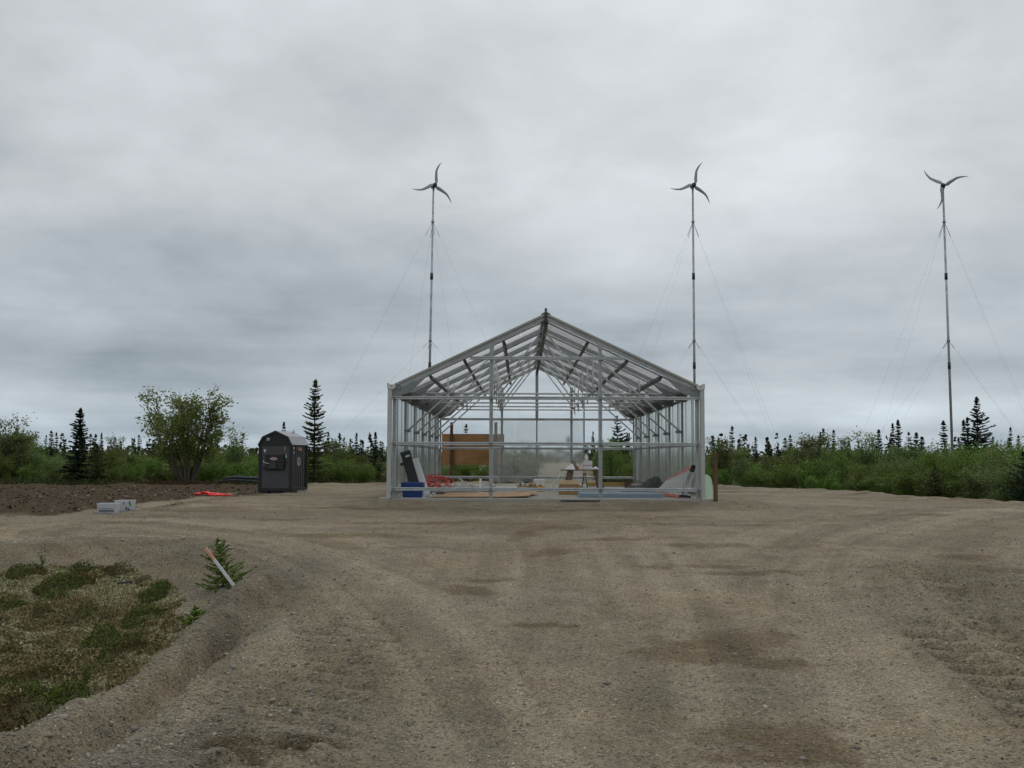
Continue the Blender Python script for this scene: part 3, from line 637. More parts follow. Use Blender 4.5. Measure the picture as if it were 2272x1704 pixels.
def spruce_meshes(name, seed, H, Rr, mat, nleaf, ll, dens=22, droop=0.25, power=0.85, taper=1.0, gap=0.0, low=0.06):
    r_ = np.random.default_rng(seed); mb = MB(); bend = r_.normal(size=2) * 0.012 * H
    sp = lambda s: np.array([bend[0] * s * s, bend[1] * s * s, H * s])
    mb.tube([tuple(sp(s)) for s in np.linspace(0, 1, 8)], [0.016 * H * (1 - 0.93 * s) for s in np.linspace(0, 1, 8)], 6, False)
    lop = r_.uniform(0, 6.28); nwh = max(8, int(dens)); P = []; Q = []; LL = []
    for i in range(nwh):
        s = low + (1 - low) * (i + r_.uniform(-0.35, 0.35)) / nwh
        if s < low or s > 0.985: continue
        if r_.random() < gap: continue
        prof = Rr * (1 - s) ** power * taper + 0.025 * H * (1 - s * 0.6)
        nb = r_.integers(5, 8)
        a0 = r_.uniform(0, 6.28)
        for b in range(nb):
            a = a0 + b * 6.283 / nb + r_.normal() * 0.25; L_ = prof * r_.uniform(0.35, 1.25) * (1 + 0.3 * math.cos(a - lop) * math.sin(s * 9 + lop))
            up = 0.35 * s - droop * (1 - s) * r_.uniform(0.5, 1.3)
            p = sp(s); q = p + np.array([math.cos(a), math.sin(a), up]) * L_; q[2] += 0.10 * L_
            m = (p + q) / 2; m[2] -= 0.10 * L_
            mb.tube([tuple(p), tuple(m), tuple(q)], [0.0035 * H * (1 - s * 0.7), 0.0025 * H * (1 - s * 0.7), 0.001 * H], 3, False)
            P.append((p, m, q)); LL.append(L_)
    P = np.array(P); LL = np.array(LL); w = LL ** 1.25; w /= w.sum(); k = r_.choice(len(P), nleaf, p=w); t = r_.random(nleaf)[:, None] ** 0.8
    ax = P[k, 2] - P[k, 0]; side = np.cross(ax, [0, 0, 1.0]); side /= np.maximum(np.linalg.norm(side, axis=1)[:, None], 1e-6)
    sg = r_.normal(size=nleaf)
    wid = 0.22 * LL[k] * (1.05 - t[:, 0]) + ll * 0.15
    c = P[k, 0] * (1 - t) ** 2 + 2 * P[k, 1] * t * (1 - t) + P[k, 2] * t ** 2 + side * (sg * wid * 0.6)[:, None]
    c[:, 2] -= np.abs(sg) * wid * 0.15 + r_.random(nleaf) * 0.03 * LL[k]
    axn = ax / np.maximum(np.linalg.norm(ax, axis=1)[:, None], 1e-6)
    d = axn * 0.8 + side * np.sign(sg)[:, None] * r_.uniform(0.2, 0.9, (nleaf, 1)) + np.array([0, 0, -0.15]) + r_.normal(size=(nleaf, 3)) * 0.25
    # leader tuft
    nt_ = int(nleaf * 0.03); ct = np.stack([sp(1 - 0.05 * r_.random()) for _ in range(nt_)]); ct += r_.normal(size=(nt_, 3)) * 0.006 * H
    c = np.concatenate([c, ct]); d = np.concatenate([d, np.array([0, 0, 0.7]) + r_.normal(size=(nt_, 3)) * 0.6]); n = len(c)
    l = ll * r_.uniform(0.6, 1.3, n); V, F = leafquads(c, d, l, l * r_.uniform(0.28, 0.48, n), r_)
    tone = np.clip(0.4 + 0.25 * (r_.random(len(P))[np.concatenate([k, r_.integers(0, len(P), nt_)])] - 0.5) + r_.normal(size=n) * 0.22, 0, 1)
    return mb.mesh(name + '_trunk', MAT['bark_spruce']), fastmesh(name + '_crown', V, F, mat, np.repeat(tone, 4)[:, None] * np.ones(3))
def plant(name, meshes, loc, scale, label, cat, group, parts=('trunk', 'crown'), rz=None, tilt=0.0):
    e = thing(name, loc, label, cat, group, random.uniform(0, 6.28) if rz is None else rz)
    e.scale = scale if isinstance(scale, tuple) else (scale,) * 3
    e.rotation_euler[0] = random.uniform(-tilt, tilt); e.rotation_euler[1] = random.uniform(-tilt, tilt)
    for p, m in zip(parts, meshes): link(bpy.data.objects.new(p, m), e)
    return e
def base_at(px, dist):
    x = at(px, 1013, dist).x; return x, dist, gz(x, dist)

# thicket of willow and alder bushes round the clearing
BUSH = [bush_meshes('bush', 100 + i, 2.4, 1.35, 10, 6800, 0.10, MAT['leaf'], 0.06, 0.06) for i in range(4)]
BUSHP = [bush_meshes('pale_bush', 120 + i, 2.4, 1.25, 9, 5600, 0.09, MAT['leaf_pale'], 0.08, 0.055) for i in range(2)]
TALL = [bush_meshes('tall_willow', 140 + i, 3.2, 1.05, 8, 3800, 0.115, MAT['leaf_pale'], 0.25, 0.04, 0.75) for i in range(3)]
SKYX = [-300, 0, 60, 100, 150, 250, 280, 400, 520, 560, 640, 700, 740, 765, 790, 850, 980, 1120, 1200, 1290, 1340, 1400, 1560, 1600, 1640, 1700, 1790, 1850, 1900, 1960, 2060, 2100, 2150, 2200, 2272, 2500]
SKYY = [930, 938, 958, 980, 988, 978, 990, 985, 985, 985, 990, 985, 982, 968, 985, 988, 1000, 1005, 1010, 1005, 988, 990, 1000, 978, 998, 1002, 975, 985, 985, 990, 985, 978, 985, 975, 962, 950]
FRX = [-300, 0, 560, 700, 860, 980, 1120, 1210, 1300, 1330, 1420, 1560, 1750, 2000, 2272, 2500]; FRY = [44, 45, 44, 45, 46, 46, 47, 60, 60, 43.5, 46, 45, 42.5, 37.5, 33, 30]
def region(px):
    return next(t for lim, t in ((300, 'beyond the brown scraped soil'), (560, 'around the many-stemmed willow'), (700, 'behind the black boiler shed'), (900, 'between boiler shed and greenhouse'), (1200, 'behind the plywood sign board'), (1560, 'behind the greenhouse right half'), (1830, 'right of the wooden post'), (2080, 'left of the lone turbine pole'), (9999, 'right of the lone turbine pole')) if px < lim)
def thicket():
    for off, step, dy in ((0.6, 58, 34), (2.6, 66, 16), (6, 66, 6), (12, 74, 1), (22, 84, -2)):
        px = -220 + random.uniform(0, 40)
        while px < 2450:
            D = float(np.interp(px, FRX, FRY)) + off * random.uniform(0.7, 1.4)
            if not (1185 < px < 1300 and off < 10) and not (970 < px < 1130 and D < 44):
                ytop = float(np.interp(px, SKYX, SKYY)) + dy + 10 + random.gauss(0, 10) + (16 if random.random() < 0.3 else 0)
                x, y, z = base_at(px, D); h = at(px, ytop, D).z - z
                if h > 0.5:
                    v = random.choice(BUSH) if random.random() < 0.78 else random.choice(BUSHP)
                    s = h / 2.35; w = s * random.uniform(0.85, 1.15) if s > 0.75 else s * random.uniform(1.1, 1.5)
                    pale = v in BUSHP
                    reg = region(px)
                    dep = {0.6: 'at the gravel edge', 2.6: 'in the second rank', 6: 'in the middle of the thicket', 12: 'deep in the thicket', 22: 'at the back of the thicket'}[off]
                    plant('pale_bush' if pale else 'green_bush', v, (x, y, z - 0.03), (w, w, s),
                          f'{"pale grey-green willow" if pale else "dense green leafy"} bush {dep} {reg}', 'bush', f'bushes {dep} {reg}')
            px += step * random.uniform(0.75, 1.25)
    for px, yt, D in ((1612, 950, 47), (1798, 950, 46), (1869, 965, 48), (1927, 957, 47), (2015, 975, 45), (2222, 955, 40), (2100, 975, 42), (8, 922, 47), (45, 945, 47), (255, 967, 52), (520, 958, 50), (738, 965, 50), (1790, 965, 50), (1340, 975, 46), (1645, 985, 45)):
        yt -= 3; x, y, z = base_at(px, D); h = at(px, yt, D).z - z
        plant('tall_willow', random.choice(TALL), (x, y, z - 0.03), h / 3.2, f'tall loose willow with sparse leaves rising {region(px)}', 'willow', f'tall willows {region(px)}')
thicket()
# big many-stemmed willow beyond the scraped soil
x, y, z = base_at(418, 44.2); hw = at(418, 852, 44.2).z - z
plant('willow_tree', bush_meshes('willow_tree', 211, 4.2, 1.9, 17, 8000, 0.12, MAT['leaf_willow'], 0.30, 0.024, 0.95, 13), (x, y, z - 0.03), hw / 3.72, 'tall many-stemmed willow with airy leaves beyond the brown scraped soil', 'willow', None, rz=2.2)
# bush close behind the open bay of the greenhouse's rear wall
x, y, z = base_at(1355, 43.2)
plant('leafy_willow', bush_meshes('leafy_willow', 209, 2.6, 1.35, 11, 3600, 0.085, MAT['leaf'], 0.1, 0.05), (x, y, z - 0.03), 0.75, 'leafy green bush right behind the open rear bay of the greenhouse', 'bush', None)

for px, dd_, lab in ((1128, 44.6, 'green bush showing blurred through the left rear panel'), (1168, 46.0, 'smaller green bush showing blurred beside the rear centre post')):
    x, y, z = base_at(px, dd_); h = at(px, 992 if px < 1150 else 1004, dd_).z - z; plant('green_bush', BUSH[1 if px < 1150 else 2], (x, y, z - 0.03), h / 2.35, lab, 'bush', None)
SPR = [spruce_meshes('spruce', 300 + i, 4.0, 0.52 + 0.1 * i, MAT['needle'], 4600, 0.17, 30 + 3 * i, 0.3, 0.8 + 0.1 * i) for i in range(4)] + [spruce_meshes('ragged_spruce', 310 + i, 4.0, 0.6, MAT['needle_open' if i else 'needle'], 3300, 0.15, 24, 0.15, 0.6, 1.0, 0.2) for i in range(2)]
SLIM = [spruce_meshes('slim_spruce', 320 + i, 4.0, 0.26 + 0.06 * i, MAT['needle'], 3000, 0.16, 30, 0.4, 0.5) for i in range(3)]
def spruces():
    far = [(1624, 945), (1584, 966), (1643, 973), (1676, 969), (1706, 979), (1726, 982), (1758, 964), (1743, 971), (1833, 950), (1820, 958), (1850, 953), (1906, 977), (1950, 953), (1974, 961), (2015, 958), (2030, 959), (2042, 968), (2050, 969), (2239, 947), (2257, 965),
           (100, 965), (115, 955), (127, 959), (143, 974), (199, 962), (211, 962), (225, 960), (254, 970), (293, 971), (309, 965), (264, 978), (526, 972), (537, 979), (754, 966), (761, 969), (779, 972), (804, 974), (844, 978), (850, 981), (727, 958),
           (1034, 940), (1316, 957), (1391, 960), (60, 975), (340, 975), (600, 975), (585, 982), (1600, 985), (1660, 985), (1780, 975), (1880, 978), (2130, 970), (2200, 968)]
    for px, yt in far:
        D = random.uniform(62, 96); x, y, z = base_at(px, D); h = at(px, yt, D).z - z
        slim = random.random() < 0.55; v = random.choice(SLIM if slim else SPR); w = h / 4 * random.uniform(0.7, 1.5)
        plant('slim_spruce' if slim else 'spruce_tree', v, (x, y, z - 0.05), (w, w, h / 4), f'slim dark spruce spire over the bushes {region(px)}' if slim else f'dark narrow spruce over the bushes {region(px)}', 'spruce', f'distant spruces {region(px)}', tilt=0.045)
    for px, yt, D, v, w, lab in ((1982, 939, 70, SPR[0], 0.8, 'dark spruce leaning close to a broad flat-topped spruce'), (1994, 932, 68, SPR[2], 1.0, 'broad flat-topped dark spruce rising over the right-hand thicket'),
                                 (2097, 933, 66, SLIM[2], 1.1, 'dark pointed spruce beside the foot of a guyed turbine pole'), (2141, 932, 56, SPR[0], 0.9, 'short dark spruce pressed against the tallest right-hand spruce'), (2151, 926, 58, SPR[1], 0.8, 'dark spruce top tucked behind the tallest right-hand spruce'),
                                 (631, 936, 60, SPR[1], 0.9, 'dark spruce top peeking over the black boiler shed roof'), (790, 960, 60, SPR[0], 0.9, 'open ragged dark spruce left of a dense pair of spruces'), (832, 958, 56, SPR[2], 1.05, 'dense dark spruce close to the greenhouse left wall'),
                                 (1391, 960, 56, SPR[0], 0.8, 'small dark spruce beside the larger one behind the greenhouse')):
        x, y, z = base_at(px, D); h = at(px, yt, D).z - z; plant('spruce_tree', v, (x, y, z - 0.05), (h / 4 * w, h / 4 * w, h / 4), lab, 'spruce', None)
    def special(px, yt, D, seed, Rr, mat, nl, lab, name='spruce_tree', **k):
        x, y, z = base_at(px, D); h = at(px, yt, D).z - z
        plant(name, spruce_meshes(name, seed, h, Rr, mat, nl, k.pop('ll', 0.13), **k), (x, y, z - 0.05), 1.0, lab, 'spruce', None)
    special(174, 905, 44.6, 401, 0.66, MAT['needle'], 9000, 'dense dark spruce column standing at the left edge of the scraped soil', dens=40, droop=0.35, power=0.75)
    special(697, 842, 44.4, 402, 0.62, MAT['needle_open'], 9500, 'tall open-branched olive spruce right of the black boiler shed', dens=44, droop=0.10, power=0.6, gap=0.06, ll=0.11)
    special(2170, 881, 52, 403, 1.3, MAT['needle'], 13000, 'large dark conical spruce, tallest over the right-hand thicket', dens=40, droop=0.3, power=0.9)
    special(1370, 923, 52, 404, 0.95, MAT['needle'], 5600, 'ragged dark spruce behind the open rear bay of the greenhouse', dens=26, droop=0.1, power=0.75, gap=0.12)
    special(2075, 1032, 36.0, 405, 0.85, MAT['needle_open'], 4200, 'low bushy young spruce at the foot of the right-hand thicket', dens=18, droop=0.1, power=0.8, ll=0.09)
    special(2268, 1000, 32.5, 406, 0.8, MAT['needle'], 4200, 'dark young spruce where thicket and gravel meet at the far right', dens=22, droop=0.15, power=0.8, ll=0.09)
    special(215, 985, 44.3, 407, 0.75, MAT['needle_open'], 3600, 'shorter olive spruce crowding the dense spruce column', dens=22, droop=0.25, power=0.7, ll=0.11)
spruces()
def far_wood():
    r_ = np.random.default_rng(77); Vs = []; n = 1500
    az = r_.uniform(-0.62, 0.62, n); D = r_.uniform(100, 420, n) ; C = []; Dd = []; Ls = []; tone = []
    for a, d in zip(az, D):
        x, y = math.sin(a) * d, math.cos(a) * d; z = -0.4; con = r_.random() < 0.45; h = r_.uniform(2.0, 4.2) if con else r_.uniform(1.5, 2.6); m = 34
        t = r_.random(m) ** 0.8; rad = (0.5 * (1 - t) + 0.04) if con else 1.3 * np.sqrt(np.clip(1 - (2 * t - 0.8) ** 2 * 0.6, 0, 1))
        an = r_.uniform(0, 6.28, m); C.append(np.stack([x + np.cos(an) * rad, y + np.sin(an) * rad, z + t * h], -1)); Dd.append(r_.normal(size=(m, 3)) * [1, 1, 0.5 if con else 1]); Ls.append(np.full(m, 0.42 if con else 0.55)); tone.append(np.full(m, 0.1 if con else 0.5))
    C = np.concatenate(C); Dd = np.concatenate(Dd); Ls = np.concatenate(Ls); tone = np.clip(np.concatenate(tone) + r_.normal(size=len(C)) * 0.15, 0, 1)
    V, F = leafquads(C, Dd, Ls, Ls * 0.8, r_); o = bpy.data.objects.new('far_wood', fastmesh('far_wood', V, F, MAT['far_leaf'], np.repeat(tone, 4)[:, None] * np.ones(3))); link(o)
    tag(o, 'far-off scrub and spruce wood beyond the thicket', 'wood', kind='stuff')
MAT['far_leaf'] = leafmat('far_scrub_leaf', (0.020, 0.032, 0.016), (0.05, 0.075, 0.022), (0.085, 0.12, 0.03), 0.1, 0.7, 0.0)
far_wood()

# ground plants of the mossy hollow and low cover along the pad's edge
def tundra_cover():
    r_ = np.random.default_rng(5); n = 430000
    P = np.array(TUNDRA); x = r_.uniform(-9.5, P[:, 0].max(), n); y = r_.uniform(P[:, 1].min(), P[:, 1].max(), n)
    view = (x > -0.53 * y - 0.6); ins = inside(x, y, TUNDRA) & view; d, _, _ = seg_dist(x, y, TUNDRA_LOOP)
    m = (ins | (d < 0.10)) & view; x, y = x[m], y[m]; z = terrain(x, y, False); n = len(x); d = d[m]
    hm = heath_mask(x, y); clump = 0.45 * fbm(x * 1.3, y * 1.3, 131, 3) + 0.75 * hm + 0.12 * np.exp(-(d / 0.3) ** 2); lich = fbm(x * 1.1 + 7, y * 1.1, 137, 3); sm = fbm(x * 4, y * 4, 139, 2)
    near = sstep(9.2, 7.8, y) + sstep(13.6, 15.0, y) * 0.6
    kind = np.where(clump + 0.12 * near > 0.30, 0, np.where(lich + 0.75 * sm > -0.05, 1, 2))      # 0 dwarf shrub, 1 lichen, 2 dry heath
    sub = fbm(x * 1.7, y * 1.7, 141, 2)
    hgt = np.where(kind == 0, 0.035 + 0.085 * np.clip((clump + 0.12 * near - 0.30) * 2.0, 0, 1), np.where(kind == 1, 0.018, 0.028))
    up = r_.random(n); c = np.stack([x, y, z + hgt * up], -1)
    l = np.where(kind == 0, r_.uniform(0.018, 0.040, n), np.where(kind == 1, r_.uniform(0.012, 0.034, n), r_.uniform(0.016, 0.045, n)))
    dd = r_.normal(size=(n, 3)) + np.array([0, 0, 0.9]) * (kind == 0)[:, None]
    V, F = leafquads(c, dd, l, l * np.where(kind == 1, 0.8, 0.42), r_)
    g = np.array([0.050, 0.070, 0.016]); g2 = np.array([0.120, 0.150, 0.030]); br = np.array([0.115, 0.078, 0.030]); li = np.array([0.38, 0.35, 0.20]); dry = np.array([0.21, 0.175, 0.085])
    t = r_.random(n)[:, None]; mixb = sstep(-0.2, 0.3, sub + 0.3 * sm)[:, None]
    cs = (g * (1 - t) + g2 * t) * (1 - mixb * 0.85) + br * mixb * 0.85
    c0 = np.where((kind == 0)[:, None], cs, np.where((kind == 1)[:, None], li * (0.55 + 0.6 * t), dry * (0.5 + 0.9 * t)))
    o = bpy.data.objects.new('heath_plants', fastmesh('heath_plants', V, F, MAT['tundra_plants'], np.repeat(c0, 4, 0))); link(o)
    tag(o, 'low heath of dwarf shrubs, moss and pale lichen in the hollow', 'heath', kind='stuff')
    nb = 5200; q = r_.integers(0, len(x), nb); tf = fbm(x[q] * 1.6, y[q] * 1.6, 161, 2); q = q[tf > 0.22]; nb = len(q)
    h_ = r_.uniform(0.05, 0.15, nb); dd = np.stack([r_.normal(size=nb) * 0.35, r_.normal(size=nb) * 0.35, np.ones(nb)], -1); dd /= np.linalg.norm(dd, axis=1)[:, None]
    V, F = leafquads(np.stack([x[q], y[q], z[q]], -1) + dd * (h_ * 0.5)[:, None], dd, h_, np.full(nb, 0.007) + h_ * 0.03, r_)
    gt = (fbm(x[q] * 0.8, y[q] * 0.8, 163, 2) > 0.0)[:, None]; cb = np.where(gt, np.array([0.07, 0.125, 0.02]), np.array([0.24, 0.19, 0.10])) * r_.uniform(0.7, 1.4, (nb, 1))
    o = bpy.data.objects.new('grass_blades', fastmesh('grass_blades', V, F, MAT['tundra_plants'], np.repeat(cb, 4, 0))); link(o)
    tag(o, 'scattered green and straw-coloured grass blades in the hollow', 'grass', kind='stuff')
    # rim cover between pad and thicket
    n = 60000; px = r_.uniform(-200, 2450, n); D = np.interp(px, FRX, FRY); D = np.where((px > 1120) & (px < 1310), 47, D) + r_.normal(size=n) * 0.8 - 0.4
    x = (px - 1158) / FPX * D; y = D; th = np.arctan2(x, y); re = np.interp(th, EDGE_T, EDGE_R); k = np.hypot(x, y) > re + 0.2
    x, y = x[k], y[k]; n = len(x); z = terrain(x, y, False); t = r_.random(n); sub = fbm(x * 0.5, y * 0.9, 151, 3)
    c = np.stack([x, y, z + t * r_.uniform(0.08, 0.32, n)], -1); l = r_.uniform(0.05, 0.10, n); V, F = leafquads(c, r_.normal(size=(n, 3)) + [0, 0, 0.6], l, l * 0.45, r_)
    mb_ = sstep(-0.2, 0.25, sub)[:, None]; c0 = np.array([0.055, 0.075, 0.02]) * (1 - mb_) + np.array([0.085, 0.048, 0.026]) * mb_; c0 = c0 * r_.uniform(0.6, 1.4, (n, 1))
    o = bpy.data.objects.new('rim_plants', fastmesh('rim_plants', V, F, MAT['tundra_plants'], np.repeat(c0, 4, 0))); link(o)
    tag(o, 'low reddish brown and green ground plants between gravel and thicket', 'ground cover', kind='stuff')
tundra_cover()
def litter():
    r_ = np.random.default_rng(15); n = 6000; x = r_.uniform(-22, -6.5, n); y = r_.uniform(21, 43, n); _, c = terrain(x, y); k = c[:, 1] > 0.5; x, y = x[k], y[k]; n = len(x); z = terrain(x, y, False)
    p = np.stack([x, y, z + 0.015], -1); l = r_.uniform(0.03, 0.13, n) ; V, F = leafquads(p, r_.normal(size=(n, 3)) * [1, 1, 0.25], l, l * r_.uniform(0.12, 0.6, n), r_)
    t = r_.random((n, 1)); c0 = np.where(t < 0.55, np.array([0.035, 0.022, 0.013]), np.where(t < 0.9, np.array([0.14, 0.095, 0.055]), np.array([0.30, 0.25, 0.17]))) * r_.uniform(0.7, 1.3, (n, 1))
    o = bpy.data.objects.new('soil_litter', fastmesh('soil_litter', V, F, MAT['tundra_plants'], np.repeat(c0, 4, 0))); link(o)
    tag(o, 'bits of root, peat and wood strewn over the brown scraped soil', 'litter', kind='stuff')
litter()
def sprig(px, py, hpx, lab, pale=False, group=None):
    x, y = gpx(px, py, -0.2); z = gz(x, y); h = hpx / FPX * y; r_ = np.random.default_rng(int(px * 7 + py)); mb = MB(); C = []; D = []
    for k in range(6):
        a = r_.uniform(0, 6.28); t = np.array([math.cos(a) * 0.25 * h, math.sin(a) * 0.25 * h, h * r_.uniform(0.7, 1)])
        mb.tube([(0, 0, -0.03), tuple(t * 0.5 + [0, 0, h * 0.05]), tuple(t)], [0.003, 0.0025, 0.001], 3, False)
        for j in range(26): s = r_.uniform(0.15, 1); C.append(t * s + r_.normal(size=3) * 0.015 * h); D.append(np.array([math.cos(a + j * 2.4), math.sin(a + j * 2.4), 0.8]))
    C = np.array(C); D = np.array(D); l = np.full(len(C), 0.26 * h); V, F = leafquads(C + D * 0.06 * h, D, l, l * 0.22, r_)
    tone = np.clip(r_.normal(size=len(C)) * 0.2 + (0.75 if pale else 0.45), 0, 1)
    e = thing('leafy_sprig', (x, y, z), lab, 'plant', group)
    link(bpy.data.objects.new('leaves', fastmesh('leaves', V, F, MAT['leaf'], np.repeat(tone, 4)[:, None] * np.ones(3))), e); mb.build('stem', MAT['bark'], e)
for px, py, hp, lab in ((190, 1522, 44, 'tall bright green sprig standing by the gravel berm'), (72, 1520, 24, 'thin green sprig between lichen and dark shrubs'), (125, 1560, 40, 'green fern-like sprig in the dark shrubs below the berm'),
                        (95, 1275, 26, 'pale green sprig at the far edge of the hollow under the bank'), (140, 1285, 22, 'small pale green sprig beside brown shrubs under the bank'), (255, 1066, 18, 'pale seedling at the foot of the thicket behind scraped soil')):
    sprig(px, py, hp, lab, True)

# ------------------------------------------------------------------ greenhouse
Y0, BAY, NB = 25.3, 2.4, 6; Y1 = Y0 + BAY * NB
XL, XR = -3.23, 4.38; XC = (XL + XR) / 2; HW = (XR - XL) / 2
ZE, ZR = 2.64, 4.44; SL = (ZR - ZE) / HW
zr = lambda x: ZR - SL * abs(x - XC)                 # outer roof line
gh = thing('greenhouse', (XC, (Y0 + Y1) / 2, 0), 'half-clad gable greenhouse frame of galvanised steel on a concrete slab', 'greenhouse')
ORG = Vector(gh.location)
def G(mb, name, mat, bevel=0):
    mb.v = [(x - ORG.x, y - ORG.y, z - ORG.z) for x, y, z in mb.v]; return mb.build(name, MAT[mat], gh, bevel)
def channel(h, d, lip=0.012):
    """cold-formed C rail, web to the front, rolled shoulders"""
    return [(-d / 2, -h * .5), (-d / 2 - .004, -h * .36), (-d / 2, -h * .28), (-d / 2 + .006, -h * .05), (-d / 2, h * .02), (-d / 2 - .004, h * .2), (-d / 2, h * .36), (-d / 2 + .02, h * .5), (d / 2, h * .5), (d / 2, h * .5 - lip), (-d / 2 + .03, h * .5 - lip), (-d / 2 + .012, -h * .5 + lip), (d / 2, -h * .5 + lip), (d / 2, -h * .5)]
def hrail(x0, x1, y, z, h=0.080, d=0.06): return MB().prism(channel(h, d), (x0, y, z), (x1, y, z), (0, 1, 0), (0, 0, 1))
def post_prof(w, d): return [(-w / 2, -d / 2), (-w * .12, -d / 2), (-w * .08, -d / 2 + .012), (w * .08, -d / 2 + .012), (w * .12, -d / 2), (w / 2, -d / 2), (w / 2, d / 2), (-w / 2, d / 2)]
def post(x, y, z0, z1, w=0.085, d=0.06): return MB().prism(post_prof(w, d), (x, y, z0), (x, y, z1), (1, 0, 0), (0, 1, 0))
# slab, kerb of the slab, footings
sl = G(MB().box(XL - 0.02, XR + 0.02, Y0 - 0.12, Y1 + 0.1, -0.35, -0.01), 'floor_slab', 'concrete', 0.015)
for x in (XL - 0.03, XR + 0.03):
    G(MB().box(x - 0.14, x + 0.14, Y0 - 0.2, Y0 + 0.15, -0.4, 0.02), 'footing', 'concrete', 0.02)
# frames
PXL, PXR = XL + 0.165, XR - 0.165
for k in range(NB + 1):
    y = Y0 + k * BAY; yy = y + (0.035 if k == 0 else 0)
    for x in (PXL, PXR):
        G(post(x, yy, 0.0, ZE - 0.12, 0.085 if k == 0 else 0.06, 0.07 if k == 0 else 0.05), 'post', 'zinc')
        G(MB().box(x - 0.08, x + 0.08, yy - 0.07, yy + 0.07, -0.008, 0.006), 'base_plate', 'zinc')
    for s in (-1, 1):
        xe = XC + s * (HW - 0.06); dep = 0.095
        a = Vector((xe, yy, zr(xe) - 0.03 - dep / 2)); b = Vector((XC + s * 0.02, yy, zr(XC) - 0.035 - dep / 2))
        G(MB().prism([(-.03, -dep / 2), (.03, -dep / 2), (.03, -dep / 2 + .012), (-.015, -dep / 2 + .012), (-.015, dep / 2 - .012), (.03, dep / 2 - .012), (.03, dep / 2), (-.03, dep / 2)], a, b, (0, 1, 0), Vector((s * SL, 0, 1)).normalized()), 'rafter', 'zinc')
        # haunch gusset
        x1 = XC + s * (HW - 0.10); x2 = XC + s * (HW - 0.95)
        pr = [(x1, zr(x1) - 0.13), (x2, zr(x2) - 0.155), (XC + s * (HW - 0.55), ZE - 0.10), (XC + s * (HW - 0.24), ZE - 0.20), (x1, ZE - 0.20)]
        G(MB().prism(pr, (0, yy - 0.045, 0), (0, yy - 0.033, 0), (1, 0, 0), (0, 0, 1)), 'gusset_plate', 'haunch')
        G(MB().box(x1 - 0.06, x1 + 0.10 if s < 0 else x1 + 0.06, yy - 0.06, yy + 0.06, ZE - 0.20, ZE - 0.02) if s < 0 else MB().box(x1 - 0.10, x1 + 0.06, yy - 0.06, yy + 0.06, ZE - 0.20, ZE - 0.02), 'eave_bracket', 'haunch')
    if 1 <= k <= NB - 1:
        zt = 2.655; xa = XC - HW + 0.62; xb = XC + HW - 0.62
        G(MB().tube([(xa, y, zt), (xb, y, zt)], 0.024, 8), 'tie_bar', 'zinc_bright')
        for s in (-1, 1):
            p0 = Vector((XC + s * (HW - 0.24), y - 0.05, 1.68)); p1 = Vector((XC + s * 1.45, y - 0.05, zr(XC + s * 1.45) - 0.19))
            br = G(MB().tube([p0, p1], 0.024, 8), 'knee_brace', 'zinc_bright')
            c_ = MB().box(p0.x - 0.10, p0.x + 0.06, p0.y - 0.03, p0.y + 0.10, p0.z - 0.055, p0.z + 0.02); c_.v = [(a - ORG.x, b - ORG.y, c - ORG.z) for a, b, c in c_.v]
            c_.build('clamp', MAT['haunch'], br)
            G(MB().tube([(XC + s * 0.12, y - 0.03, zr(XC) - 0.24), (XC + s * 1.30, y - 0.03, zt)], 0.022, 8), 'web_strut', 'zinc_bright')
            xs = XC + s * 2.52
            G(MB().tube([(xs, y - 0.03, zr(xs) - 0.19), (xs, y - 0.03, zt - 0.03)], 0.022, 8), 'hanger_strut', 'zinc_bright')
            xs = XC + s * 1.30
            G(MB().tube([(xs, y - 0.035, zr(xs) - 0.19), (xs, y - 0.035, zt - 0.16)], 0.02, 8), 'hanger_strut', 'zinc_bright')
# purlins and ridge
for s in (-1, 1):
    for fr in (0.27, 0.485, 0.735):
        x = XC + s * HW * (1 - fr)
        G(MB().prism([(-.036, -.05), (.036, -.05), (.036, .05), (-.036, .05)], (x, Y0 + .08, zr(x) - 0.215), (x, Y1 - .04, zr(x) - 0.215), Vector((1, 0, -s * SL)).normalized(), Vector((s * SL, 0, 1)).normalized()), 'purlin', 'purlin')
G(MB().box(XC - 0.045, XC + 0.045, Y0 + 0.08, Y1 - 0.05, ZR - 0.30, ZR - 0.18), 'ridge_purlin', 'purlin')
